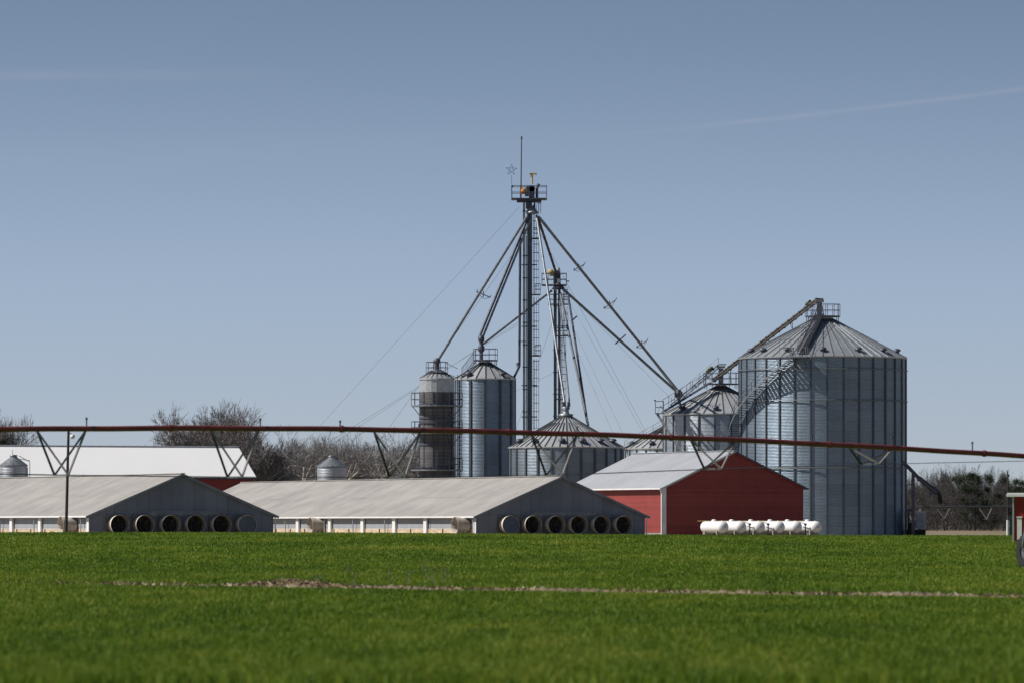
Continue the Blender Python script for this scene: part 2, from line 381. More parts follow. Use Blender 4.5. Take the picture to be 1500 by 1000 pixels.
for i in range(len(xs)-1):
    for k in range(n-1): a = i*n+k; fs.append((a, a+n, a+n+1, a+1))
rb = MB(); rb.add(vs, fs); tag(rb.build('soil_ridge', soil_mat()), 'narrow ridge of bare brown soil crossing the green field', 'soil ridge', kind='structure')
def stalk_mat():
    m = M_('old_stalks'); at = m.n('ShaderNodeAttribute'); at.attribute_name = 'rnd'
    m.col(m.ramp(at.outputs['Fac'], [(0.1, (0.10, 0.07, 0.045)), (0.5, (0.25, 0.185, 0.11)), (0.85, (0.42, 0.33, 0.20)), (0.98, (0.60, 0.53, 0.44))])); m.set(0.8, 0, 0.2); return m.m
NS = 14000
x = np.random.rand(NS)*72-36; k = np.random.rand(NS); x[:1700] = np.random.normal(-5.2, 0.8, 1700); x[1700:2200] = np.random.normal(-3.0, 0.9, 500); x[2200:2400] = np.random.normal(-9.2, 0.4, 200)
keep = (np.random.rand(NS) < 0.14+0.72*sstep(-13, 2, x)) | (np.arange(NS) < 2400); x = x[keep]; NS = len(x)
y = ridge_y(x)+np.random.normal(0, 0.55, NS); near = np.abs(x+5.2) < 1.8
z = gz(x, y)+0.03+np.random.rand(NS)**1.5*(0.055+0.13*np.exp(-((x+5.2)/1.0)**2))
L = 0.03+0.10*np.random.rand(NS)**2; a = np.random.rand(NS)*2*PI; e = np.random.normal(0.1, 0.5, NS); w_ = 0.006+0.014*np.random.rand(NS)
d = np.stack([np.cos(a)*np.cos(e), np.sin(a)*np.cos(e), np.sin(e)], -1)*L[:, None]; pc = np.stack([x, y, z], -1); up = np.array([[0, 0, 1.0]])*w_[:, None]+np.random.normal(0, .004, (NS, 3))
V = np.stack([pc-d-up, pc+d-up, pc+d+up, pc-d+up], 1).reshape(-1, 3)
me = bpy.data.meshes.new('crop_residue'); me.from_pydata(V.tolist(), [], (np.arange(NS*4).reshape(-1, 4)).tolist()); me.materials.append(stalk_mat())
at = me.attributes.new('rnd', 'FLOAT', 'POINT'); at.data.foreach_set('value', np.repeat(np.random.rand(NS), 4))
o = bpy.data.objects.new('crop_residue', me); C.link(o); tag(o, 'pale broken stalks and clods scattered along the soil ridge', 'debris', kind='stuff')

# a few bare weed stems standing behind the ridge
def weed(px, py, h, seed):
    rnd = random.Random(seed); d = 136.0; p = P(px, 0, d); gz0 = gzf(p.x, d)
    m = MB((p.x, d, gz0)); top = Vector((p.x+rnd.uniform(-.05, .05), d, gz0+h)); base = Vector((p.x, d, gz0))
    m.bar(base, top, 0.008, 4, 0.004)
    for k in range(5):
        t = rnd.uniform(.3, .98); q = base.lerp(top, t); a = rnd.uniform(0, 2*PI); l = rnd.uniform(.08, .22)*(1.2-t*.5)
        e = q+Vector((math.cos(a)*l, math.sin(a)*l, l*.8)); m.bar(q, e, 0.005, 3, 0.003)
        for s in range(2): m.bar(e, e+Vector((rnd.uniform(-.04, .04), rnd.uniform(-.04, .04), .05)), 0.008, 3, .003)
    o = m.build('dry_weed', MAT['twig']); o.location = m.org
    return o
wl = []
for i, (px, h) in enumerate([(516, .42), (572, .30), (597, .34), (626, .58), (637, .40), (648, .36), (468, .24)]):
    tag(weed(px, 0, h, i), 'thin bare weed stem standing behind the soil ridge', 'weed', group='bare weed stems along the ridge')

# ---------------------------------------------------------------- poultry houses
TH = math.atan2(0.398, 0.917)       # the farm's grid is turned this far
def gridpt(o, a, b): return (o[0]+0.9173*a-0.3982*b, o[1]+0.3982*a+0.9173*b)
ZAX = Matrix.Rotation(PI/2, 3, 'X')   # lathe axis z -> -y
def make_fan(root, x, z, covered, k):
    m = MB(); r0, r1, L = .66, .745, .92
    m.lathe([(r1-.012, L-.01), (r1, L), (r1+.005, L-.02), (r0+.03, .14), (r0+.03, .10)], 36, (x, 0, z), axis=ZAX)
    f = m.build('fan_cone', MAT['cone'], root)
    m = MB(); m.lathe([(r1-.014, L-.012), (r0-.005, .14), (r0-.005, .03)], 36, (x, 0, z), axis=ZAX); m.build('cone_lining', MAT['lining'], f)
    m = MB(); q = .78
    for dx, dz, w_, h_ in ((-q, 0, .05, 2*q), (q, 0, .05, 2*q), (0, q-.025, 2*q-.05, .05), (0, -q+.025, 2*q-.05, .05)): m.box((x+dx, -.065, z+dz), (w_, .11, h_))
    m.lathe([(r0, .27), (r0+.12, .27), (1.04, .26)], 4, (x, 0, z), a0=PI/4, a1=2*PI+PI/4, axis=ZAX, smooth=False) if False else m.lathe([(r0+.01, .115), (q-.02, .115)], 36, (x, 0, z), axis=ZAX)
    m.build('fan_housing', MAT['housing'], f)
    if covered:
        m = MB(); m.lathe([(0.001, L-.10), (r1-.02, L-.10), (r1-.02, L-.14), (.001, L-.14)], 36, (x, 0, z), axis=ZAX, smooth=False)
        m.box((x, -L+.09, z), (.06, .02, 1.2)); m.build('cover_disc', MAT['cover'], f); f['label'] = 'fan cone closed with a blue grey disc'
    else:
        m = MB(); m.lathe([(0.001, .30), (r0+.003, .30)], 32, (x, 0, z), axis=ZAX, smooth=False); m.build('shutter', MAT['dark'], f)
        m = MB(); m.lathe([(0.001, .56), (.1, .56), (.12, .31)], 12, (x, 0, z), axis=ZAX)
        for q in range(3+k % 2):
            a = 2*PI*q/(3+k % 2)+k*.7; mt = Matrix.Rotation(-a, 3, 'Y') @ Matrix.Rotation(.4, 3, 'X')
            m.box(Vector((x, -.46, z))+Matrix.Rotation(-a, 3, 'Y') @ Vector((0, 0, .33)), (.20, .02, .5), mt)
        m.build('blades', MAT['blade'], f)
        m = MB()
        for q in (-.3, .3): m.box((x+q, -.62, z), (.03, .03, 1.25)); 
        m.box((x, -.62, z), (1.25, .03, .03)); m.build('guard', MAT['blade'], f)
def poultry_house(label, org, Wd, length, zr, ze, cover_at, fan_x, side_fans, posts, pipes):
    zb = 0.30; h = Wd/2; r = thing('poultry_house', label, 'poultry house', (org[0], org[1], zb), TH, 'long grey poultry houses')
    ZR, ZE = zr-zb, ze-zb; sl_ = (ZR-ZE)/h
    # gable end and far end
    m = MB()
    for y0, y1 in ((0, .15), (length-.15, length)):
        pr = [(-h, -.3), (h, -.3), (h, ZE-.05), (0, ZR-.05), (-h, ZE-.05)]
        vs = [(a, y0, b) for a, b in pr]+[(a, y1, b) for a, b in pr]
        m = MB(); m.add(vs, [(0, 1, 2, 3, 4), (9, 8, 7, 6, 5)]+[(i, i+5, (i+1) % 5+5, (i+1) % 5) for i in range(5)]); m.build('gable_wall', MAT['gable_grey'], r)
    m = MB(); m.box((h-.08, length/2, ZE/2-.15), (.14, length-.4, ZE+.15)); m.box((-h+.45, length/2, ZE/2-.15), (.1, length-.4, ZE+.15)); m.build('side_wall', MAT['gable_grey'], r)
    # roof: two sheets with thickness and a fascia
    m = MB(); ov = .32; oh = .28; t = .07
    for s in (-1, 1):
        e = Vector((s*(h+ov), 0, ZE-ov*sl_)); k = Vector((0, 0, ZR))
        n_ = 24
        for j in range(n_):   # slightly uneven sheets
            ya = -oh+(length+2*oh)*j/n_; yb = -oh+(length+2*oh)*(j+1)/n_
            sag = lambda y: .025*math.sin(y*.31)+.015*math.sin(y*.9)
            for (u0, u1) in ((0, .5), (.5, 1)):
                p = [k.lerp(e, u0), k.lerp(e, u1)]
                q = [(p[0].x, ya, p[0].z+sag(ya)*(u0 > 0)*1.5), (p[1].x, ya, p[1].z+sag(ya)), (p[1].x, yb, p[1].z+sag(yb)), (p[0].x, yb, p[0].z+sag(yb)*(u0 > 0)*1.5)]
                m.add(q, [(0, 1, 2, 3) if s < 0 else (3, 2, 1, 0)])
        for y in (-oh, length+oh): m.beam((0, y, ZR-t/2), (s*(h+ov), y, ZE-ov*sl_-t/2), .03, t+.02)
        m.add([(0, -oh, ZR-t), (s*(h+ov), -oh, e.z-t), (s*(h+ov), length+oh, e.z-t), (0, length+oh, ZR-t)], [(0, 1, 2, 3)])
    ro = m.build('roof', MAT['roof_grey'], r)
    m = MB(); m.beam((0, -oh-.01, ZR+.02), (0, length+oh+.01, ZR+.02), .35, .06); m.build('ridge_cap', MAT['roof_grey'], ro)
    for s in (-1, 1):
        m = MB(); m.beam((s*(h+ov+.03), -oh, ZE-ov*sl_-.05), (s*(h+ov+.03), length+oh, ZE-ov*sl_-.05), .05, .13); m.build('eave_fascia', MAT['white'], ro)
        m = MB(); m.beam((0, -oh-.035, ZR-.11), (s*(h+ov), -oh-.035, ZE-ov*sl_-.11), .03, .16); m.build('barge_board', MAT['gable_grey'], ro)
    # long side facing the sun: plinth, curtain, posts
    pz = 1.29-zb; m = MB(); x_ = -h+.12; seg = 3.45; y = .3
    while y < length-.5:
        m.box((x_, y+seg/2, pz/2-.1), (.10, seg-.28, pz+.2)); y += seg
    m.build('plinth', MAT['plinth'], r)
    m = MB(); m.box((x_+.02, length/2, (pz+ZE-.22)/2), (.06, length-.6, ZE-.22-pz)); m.build('side_curtain', MAT['curtain'], r)
    m = MB(); m.box((x_+.08, length/2, pz/2-.1), (.05, length-.6, pz+.2)); m.build('plinth_gap_backing', MAT['dark'], r)  # near-black sheet behind the plinth boards, so their gaps read dark
    for y in posts:
        m = MB(); m.box((-h-.04, y, ZE/2-.15), (.16, .62, ZE+.12)); m.build('post', MAT['white'], r)
    for y in pipes:
        m = MB(); m.bar((-h-.16, y, -.2), (-h-.16, y, ZE-.05), .05, 6); m.build('drain_pipe', MAT['galv_light'], r)
    m = MB(); m.box((-h+.02, .28, ZE/2-.15), (.12, .5, ZE+.1)); m.build('corner_board', MAT['white'], r)
    m = MB(); m.bar((h+.12, -.1, -.3), (h+.12, -.1, ZE-.15), .05, 6); m.build('drain_pipe', MAT['white'], r)
    # gable trim
    m = MB(); m.box((.1, -.03, ZE+.22), (5.2, .05, .06)); m.build('trim_board', MAT['gable_board'], r)
    m = MB(); m.box((0, -.025, ZE-.13), (Wd-.1, .04, .05)); m.build('trim_board', MAT['gable_board'], r)
    m = MB(); m.box((.2, -.012, ZE+.03), (5.8, .02, .26)); m.build('gable_panel', MAT['gable_board'], r)
    for k, fx in enumerate(fan_x):
        make_fan(r, fx, 1.62-zb, k == cover_at, k)
        m = MB(); m.box((fx-1.0, -.025, ZE/2-.2), (.05, .04, ZE-.02)); m.build('trim_board', MAT['gable_board'], r)
    # fans on the long side, seen in profile
    AX = Matrix.Rotation(-PI/2, 3, 'Y')
    for y in side_fans:
        m = MB(); m.lathe([(.55, .0), (.58, .25), (.70, 1.15), (.73, 1.15), (.73, 1.10), (.61, .25), (.59, 0)], 32, (-h, y, 1.55-zb), axis=AX)
        f = m.build('side_fan_cone', MAT['cone_old'], r)
        m = MB(); m.lathe([(.001, .05), (.54, .05)], 28, (-h, y, 1.55-zb), axis=AX); m.build('shutter', MAT['dark'], f)
        m = MB(); m.box((-h-.5, y-.6, .4), (.08, .08, 1.0)); m.box((-h-.9, y-.6, .4), (.08, .08, 1.0)); m.build('fan_stand', MAT['galv'], f)
    return r
H1 = (-25.3, 436.0); H2 = (4.0, 463.0)
poultry_house('left grey poultry house, its right-most gable fan closed with a disc', H1, 15.0, 75, 5.53, 2.42, 5,
              [-5.35, -3.3, -1.2, .85, 2.95, 5.05], [3.4], [11.5, 18.5, 26.5, 34, 41, 48.5, 56, 63], [1.5, 12.6, 21, 29])
poultry_house('middle grey poultry house whose left-most gable fan is closed with a disc', H2, 15.0, 73, 5.58, 2.44, 0,
              [-4.85, -2.85, -.8, 1.2, 3.25, 5.25], [1.8, 33.9], [10.6, 17.4, 24.5, 32.0, 39.6, 47, 54.5, 62], [.35, 10.0, 19.2, 26.4, 33.0, 42.3])

# ---------------------------------------------------------------- red barn
def red_barn():
    zb = .35; o = P(1075, 0, 555); h = 7.55; L = 23.0; ZR = 8.86-zb; ZE = 5.42-zb; s_ = (ZR-ZE)/h
    r = thing('red_barn', 'dark red barn with pale metal roof behind the propane tanks', 'barn', (o.x, o.y, zb), TH)
    m = MB()
    for y0, y1 in ((0, .15), (L-.15, L)):
        pr = [(-h, -.3), (h, -.3), (h, ZE-.08), (0, ZR-.08), (-h, ZE-.08)]; vs = [(a, y0, b) for a, b in pr]+[(a, y1, b) for a, b in pr]
        m = MB(); m.add(vs, [(0, 1, 2, 3, 4), (9, 8, 7, 6, 5)]+[(i, i+5, (i+1) % 5+5, (i+1) % 5) for i in range(5)]); m.build('gable_wall', MAT['red'], r)
    for s in (-1, 1):
        m = MB(); m.box((s*(h-.08), L/2, (ZE-.1+.55)/2), (.14, L-.32, ZE-.65)); m.build('side_wall', MAT['red'], r)
        m = MB(); m.box((s*(h-.07), L/2, .1), (.2, L-.32, .85)); m.build('foundation', MAT['concrete'], r)
    m = MB(); ov = .42; oh = .3
    for s in (-1, 1):
        e = Vector((s*(h+ov), 0, ZE-ov*s_)); t = .08
        vs = [(0, -oh, ZR), (e.x, -oh, e.z), (e.x, L+oh, e.z), (0, L+oh, ZR)]; vb = [(a, b, c-t) for a, b, c in vs]
        m.add(vs+vb, [(0, 1, 2, 3), (7, 6, 5, 4), (0, 4, 5, 1), (1, 5, 6, 2), (2, 6, 7, 3)])
        for k in range(27):
            y = -oh+.2+k*.87; m.beam((s*.05, y, ZR-.05*s_), (e.x*.995, y, e.z), .04, .03)
    ro = m.build('roof', MAT['roof_pale'], r)
    m = MB(); m.beam((0, -oh-.02, ZR+.03), (0, L+oh+.02, ZR+.03), .4, .07); m.build('ridge_cap', MAT['galv_light'], ro)
    for s in (-1, 1):
        m = MB(); m.beam((s*(h+ov+.06), -oh, ZE-ov*s_-.07), (s*(h+ov+.06), L+oh, ZE-ov*s_-.07), .12, .14); m.build('gutter', MAT['white'], ro)
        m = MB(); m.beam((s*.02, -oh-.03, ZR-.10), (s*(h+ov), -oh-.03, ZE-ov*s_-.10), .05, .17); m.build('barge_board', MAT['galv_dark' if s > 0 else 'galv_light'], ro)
    m = MB(); m.box((-h-.02, -.02, ZE/2-.15), (.42, .34, ZE+.0)); m.build('corner_board', MAT['white'], r)
    m = MB(); m.path([(-h-.45, -.15, ZE-ov*s_-.15), (-h-.28, -.15, ZE-.75), (-h-.28, -.15, 0)], .06); m.build('downspout', MAT['white'], r)
    m = MB(); m.box((0, -.03, .12), (2*h-.4, .06, .5)); m.build('base_trim', MAT['galv_dark'], r)
red_barn()

# ---------------------------------------------------------------- white roofed barn behind
def white_barn():
    o = P(345, 0, 640); zb = .4; hw = 5.8; L = 62.0; ZR = 10.45-zb; ZE = 6.95-zb
    r = thing('white_roofed_barn', 'long red barn with bright white roof at the left, behind the poultry houses', 'barn', (o.x, o.y, zb), TH)
    # local x runs along the ridge to -L, local -y is the slope seen
    m = MB(); t = .1; oh = .3
    for s in (-1, 1):
        vs = [(oh, 0, ZR), (oh, s*hw, ZE), (-L, s*hw, ZE), (-L, 0, ZR)]; vb = [(a, b, c-t) for a, b, c in vs]
        m.add(vs+vb, [(0, 1, 2, 3), (7, 6, 5, 4), (0, 4, 5, 1), (1, 5, 6, 2), (2, 6, 7, 3)])
    ro = m.build('roof', MAT['roof_white'], r)
    m = MB(); m.beam((oh+.02, 0, ZR+.03), (-L, 0, ZR+.03), .4, .06); m.build('ridge_cap', MAT['white'], ro)
    m = MB(); m.beam((oh+.03, -.02, ZR-.08), (oh+.03, -hw, ZE-.08), .05, .2); m.build('barge_board', MAT['galv'], ro)
    m = MB(); m.beam((oh, -hw-.05, ZE-.09), (-L, -hw-.05, ZE-.09), .1, .2); m.build('eave_fascia', MAT['galv_dark'], ro)
    wh = hw-.35; m = MB()
    for x0, x1 in ((0, -.15), (-L+.15, -L+.3)):
        pr = [(-wh, -.3), (wh, -.3), (wh, ZE), (0, ZR-.15), (-wh, ZE)]; vs = [(x0, a, b) for a, b in pr]+[(x1, a, b) for a, b in pr]
        m = MB(); m.add(vs, [(0, 1, 2, 3, 4), (9, 8, 7, 6, 5)]+[(i, i+5, (i+1) % 5+5, (i+1) % 5) for i in range(5)]); m.build('gable_wall', MAT['red'], r)
    for s in (-1, 1):
        m = MB(); m.box((-L/2, s*(wh-.05), ZE/2+.9), (L-.4, .12, ZE-1.9)); m.build('side_wall', MAT['red'], r)
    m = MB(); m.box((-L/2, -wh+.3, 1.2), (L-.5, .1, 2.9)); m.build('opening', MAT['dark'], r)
white_barn()

# ---------------------------------------------------------------- grain bins
def railing(m, R, z, h, n=16, a0=0, a1=2*PI, r=.03):
    for k in (0.5, 1.0): m.ring((0, 0, z+h*k), R, r, max(8, int(40*(a1-a0)/(2*PI))), 5, a0, a1)
    for i in range(n+(0 if a1-a0 > 6.2 else 1)):
        a = a0+(a1-a0)*i/n; p = Vector((R*math.cos(a), R*math.sin(a), z)); m.bar(p, p+Vector((0, 0, h)), r, 5)
def sqrail(m, cx_, cy_, z, wx, wy, h, r=.03, step=.9):
    cs = [(cx_-wx/2, cy_-wy/2), (cx_+wx/2, cy_-wy/2), (cx_+wx/2, cy_+wy/2), (cx_-wx/2, cy_+wy/2)]
    for i in range(4):
        a = Vector((*cs[i], z)); b = Vector((*cs[(i+1) % 4], z)); n = max(1, round((b-a).length/step))
        for k in (.5, 1): m.bar(a+Vector((0, 0, h*k)), b+Vector((0, 0, h*k)), r, 5)
        for j in range(n): p = a.lerp(b, j/n); m.bar(p, p+Vector((0, 0, h)), r, 5)
def grain_bin(label, px, d, Rpx, y_eave, y_apex, nst, nrib, base, rings=(), vents=(), cap=.35, rib='rib', stw=.10, roofm='bin_roof', zb=.35, ribh=.09, metal=.75, group='round grain bins'):
    Rr = Rpx*d/F; o = P(px, 0, d); ze = P(0, y_eave, d).z-zb; za = P(0, y_apex, d).z-zb
    r = thing('grain_bin', label, 'grain bin', (o.x, o.y, zb), 0, group)
    m = MB(); m.lathe([(Rr, -.2), (Rr, ze)], 96); w = m.build('bin_wall', bin_wall('corrugated_bin_sheet', base, nst, metal), r)
    # roof with lip; ribs in the roof mesh's own child would be pattern, so they stay with the roof
    rc = cap*1.6; m = MB(); m.lathe([(Rr+.12, ze-.10), (Rr+.14, ze+.02), (rc, za-.25), (rc, za-.05)], nrib, smooth=False)
    m.lathe([(rc, za-.05), (.001, za-.02)], 24)
    roof = m.build('roof', MAT[roofm], r)
    m = MB()
    for i in range(nrib):
        a = 2*PI*i/nrib+.01; c, s = math.cos(a), math.sin(a)
        p = Vector((c*(Rr+.12), s*(Rr+.12), ze+.05)); q = Vector((c*rc, s*rc, za-.23))
        if i % 2 and nrib > 30: q = p.lerp(q, .78)
        m.beam(p, q, .085, ribh)
    m.build('roof_ribs', MAT[rib], roof)
    st = MB(); st.box((Rr+.05, 0, ze/2-.1), (.12, stw, ze-.05)); so_ = st.build('stiffener', MAT['stiff'], r)
    for i in range(1, nst): c2 = so_.copy(); C.link(c2); c2.parent = r; c2.rotation_euler = (0, 0, 2*PI*i/nst)
    so_.rotation_euler = (0, 0, 0)
    for y in rings:
        z = P(0, y, d).z-zb; m = MB(); m.ring((0, 0, z), Rr+.16, .05, 72, 6); m.build('wind_ring', MAT['galv'], r)
    for a in vents:      # degrees from the front, to the right
        t = R_(a)-PI/2; rr = Rr*.90; zz = ze+(za-ze)*(1-rr/Rr)*.98; c = Vector((rr*math.cos(t), rr*math.sin(t), zz))
        m = MB(); m.bar(c, c+Vector((0, 0, .35)), .25, 12); m.lathe([(.42, .3), (.40, .42), (.25, .55), (.001, .6)], 16, c); m.build('roof_vent', MAT['galv_dark'], r)
    return r, Rr, ze, za, o
# A: tower dryer
def dryer():
    d = 607; px = 640; zb = .35; o = P(px, 0, d); k = d/F; r = thing('grain_dryer', 'slim tower dryer with brown screens and ringed walkways, left of the tall bin', 'grain dryer', (o.x, o.y, zb))
    z = lambda y: P(0, y, d).z-zb; Rr = 25.5*k
    m = MB(); m.lathe([(Rr-.04, -.2), (Rr-.04, z(573))], 64); m.build('screen_wall', MAT['mesh'], r)
    m = MB(); m.lathe([(Rr, z(574)), (Rr, z(556)), (Rr+.08, z(556)), (Rr+.08, z(554)), (.55, z(543)), (.55, z(541)), (.001, z(541))], 20, smooth=False)
    rf = m.build('roof', MAT['galv_light'], r)
    for i in range(20): 
        pass
    m = MB()
    for i in range(20): a = 2*PI*i/20; m.beam((Rr*math.cos(a), Rr*math.sin(a), z(554)+.04), (.6*math.cos(a), .6*math.sin(a), z(543)+.04), .06, .07)
    m.build('roof_ribs', MAT['rib'], rf)
    for y in (592, 612, 619, 632, 651, 684):
        m = MB(); m.lathe([(Rr, z(y)-.06), (Rr+.07, z(y)-.06), (Rr+.07, z(y)+.08), (Rr, z(y)+.08)], 48, smooth=False); m.build('band', MAT['galv_dark'], r)
    for i in range(10):
        a = 2*PI*i/10+.1; m = MB(); m.box((Rr*math.cos(a), Rr*math.sin(a), z(573)/2), (.05, .06, z(573)), Matrix.Rotation(a, 3, 'Z')); m.build('upright', MAT['galv_dark'], r)
    for y, yr in ((594, 575), (634, 617), (688, 671)):
        m = MB(); Ro = 38*k; m.lathe([(Rr, z(y)-.08), (Ro, z(y)-.08), (Ro, z(y)+.06), (Rr, z(y)+.06), (Rr, z(y)-.08)], 24, smooth=False); pf = m.build('walkway', MAT['galv'], r)
        m = MB(); railing(m, Ro-.04, z(y), z(yr)-z(y), 12); m.build('railing', MAT['galv_dark'], pf)
        for i in range(8):
            a = 2*PI*i/8; c, s = math.cos(a), math.sin(a); m = MB(); m.bar(((Ro-.2)*c, (Ro-.2)*s, z(y)-.08), (Rr*c, Rr*s, z(y)-1.0), .04, 5); m.build('bracket', MAT['galv_dark'], pf)
    m = MB(); Rt = 1.15; m.lathe([(.5, z(545)), (Rt, z(545)), (Rt, z(546.5)), (.5, z(546.5))], 20, smooth=False); pf = m.build('top_walkway', MAT['galv_dark'], r)
    m = MB(); railing(m, Rt, z(546), z(530)-z(546), 10); m.build('railing', MAT['galv_dark'], pf)
    m = MB(); m.bar((0, 0, z(545)), (0, 0, z(532)), .26, 12); m.lathe([(.26, z(532)), (.38, z(530)), (.38, z(527)), (.15, z(524))], 12); m.build('inlet', MAT['galv_dark'], r)
    # ladder at the right side
    m = MB()
    for dx in (0, .45): m.bar((Rr+.35+dx, -.6, z(695)), (Rr+.35+dx, -.6, z(548)), .035, 5)
    zz = z(695)
    while zz < z(550): m.bar((Rr+.35, -.6, zz), (Rr+.8, -.6, zz), .022, 4); zz += .45
    m.bar((Rr+.35, -.6, z(553)), (.9, -.4, z(546)), .03, 5); m.bar((Rr+.4, -.6, z(540)), (.9, -.4, z(531)), .03, 5); m.build('ladder', MAT['galv_dark'], r)
dryer()
BASE = (0.42, 0.49, 0.56)
rB, RB, zeB, zaB, oB = grain_bin('tall slim grain bin beside the tower dryer', 711, 620, 43.5, 555, 528, 12, 20, (0.265, 0.335, 0.42), (), (-38, 40), roofm='bin_roof', ribh=.12, metal=.8, stw=.26)
rC, RC, zeC, zaC, oC = grain_bin('low wide grain bin behind the middle poultry house', 829, 604, 83, 655, 606, 24, 48, (0.26, 0.31, 0.365), (), (-66, -38, -5, 18, 42, 66), roofm='bin_roof', ribh=.12, metal=.8, stw=.22)
rD, RD, zeD, zaD, oD = grain_bin('half-hidden low grain bin showing only part of its roof, left of the stair', 985, 680, 71, 657, 617, 26, 36, BASE, (), (-70, -30, 20), ribh=.11)
rE, RE, zeE, zaE, oE = grain_bin('mid-height grain bin partly hidden by the biggest bin', 1056, 640, 84, 607, 562, 22, 36, (0.43, 0.49, 0.555), (), (-50, -8, 35), roofm='bin_roof', ribh=.10, metal=.8, stw=.16)
rF, RF, zeF, zaF, oF = grain_bin('biggest grain bin with a curved stair on its wall', 1205, 612, 122, 525, 464, 32, 50, (0.26, 0.33, 0.405), (543, 588, 686), (-75, -55, -31, -3, 25, 50, 78), ribh=.10, roofm='bin_roof_dark', rib='galv', stw=.16, cap=.7, metal=.85)

def top_deck(r, R, z, zr, n, mat='galv_dark', sq=False):
    m = MB(); m.lathe([(.3, z-.08), (R, z-.08), (R, z+.04), (.3, z+.04)], 20, smooth=False); pf = m.build('top_walkway', MAT[mat], r)
    m = MB(); railing(m, R-.03, z, zr-z, n); m.build('railing', MAT[mat], pf); 
    m = MB()
    for i in range(8): a = 2*PI*i/8+.2; m.bar((R*.93*math.cos(a), R*.93*math.sin(a), z-.05), (R*.93*math.cos(a), R*.93*math.sin(a), z-.55), .04, 5)
    m.build('deck_leg', MAT[mat], pf)
zz = lambda y, d, zb=.35: P(0, y, d).z-zb
top_deck(rB, 1.35, zz(527.5, 620), zz(511, 620), 10)
m = MB(); m.bar((-.45, 0, zz(530, 620)), (-.45, 0, zz(515, 620)), .2, 12); m.lathe([(.2, zz(516, 620)), (.36, zz(513, 620)), (.36, zz(508, 620)), (.2, zz(505, 620)), (.2, zz(502, 620)), (.34, zz(499, 620)), (.34, zz(494, 620)), (.12, zz(491, 620))], 14, (-.45, 0, 0)); m.build('inlet', MAT['galv_dark'], rB)
m = MB()
for s in (0, .5): m.bar((-2.6+s*.5, -2.0-s*.3, zeB+.15), (-1.1+s*.5, -.7-s*.3, zz(527, 620)), .035, 5)
m.bar((-2.6, -2.0, zeB+1.1), (-1.15, -.7, zz(514, 620)), .03, 5)
for t in range(12): p = Vector((-2.6, -2.0, zeB+.15)).lerp(Vector((-1.1, -.7, zz(527, 620))), t/11); m.bar(p, p+Vector((.25, -.15, 0)), .03, 4); m.bar(p, p+Vector((0, 0, .95)), .02, 4)
m.build('roof_ladder', MAT['galv_dark'], rB)
m = MB(); m.lathe([(.75, zaC-.22), (.78, zaC+.0), (.35, zaC+.05), (.30, zaC+.35), (.45, zaC+.7), (.25, zaC+.8)], 20); m.build('inlet', MAT['galv'], rC)
for s in (-.2, .22):
    m = MB(); m.bar((s, 0, zaC+.7), (s*1.3, 0, zaC+1.3), .14, 10); m.build('inlet_elbow', MAT['galv_dark'], rC)
top_deck(rE, 2.0, zz(562, 640), zz(546, 640), 12)
m = MB(); m.box((.0, 0, zz(551, 640)), (.55, .6, zz(538, 640)-zz(562, 640))); m.box((.0, 0, zz(537, 640)), (.95, .7, .22)); m.build('inlet', MAT['galv'], rE)
m = MB(); m.box((.2, 0, zz(533.5, 640)), (.8, .5, .12)); m.build('inlet_hood', MAT['copper'], rE)
top_deck(rF, 1.9, zz(463.5, 612), zz(446, 612), 14)
m = MB(); m.box((-.35, 0, zz(452, 612)), (.55, .6, zz(441, 612)-zz(464, 612))); m.box((-.3, 0, zz(441, 612)), (.85, .7, .3)); m.build('inlet', MAT['galv'], rF)
m = MB(); m.box((-.3, 0, zz(438, 612)), (.7, .6, .12)); m.build('inlet_hood', MAT['copper'], rF)
m = MB()
for s in (-.55, .55): m.bar((-.35+s*.9, -.4, zz(463, 612)), (-.35+s*.25, -.3, zz(443, 612)), .05, 5)
m.build('inlet_brace', MAT['galv_dark'], rF)

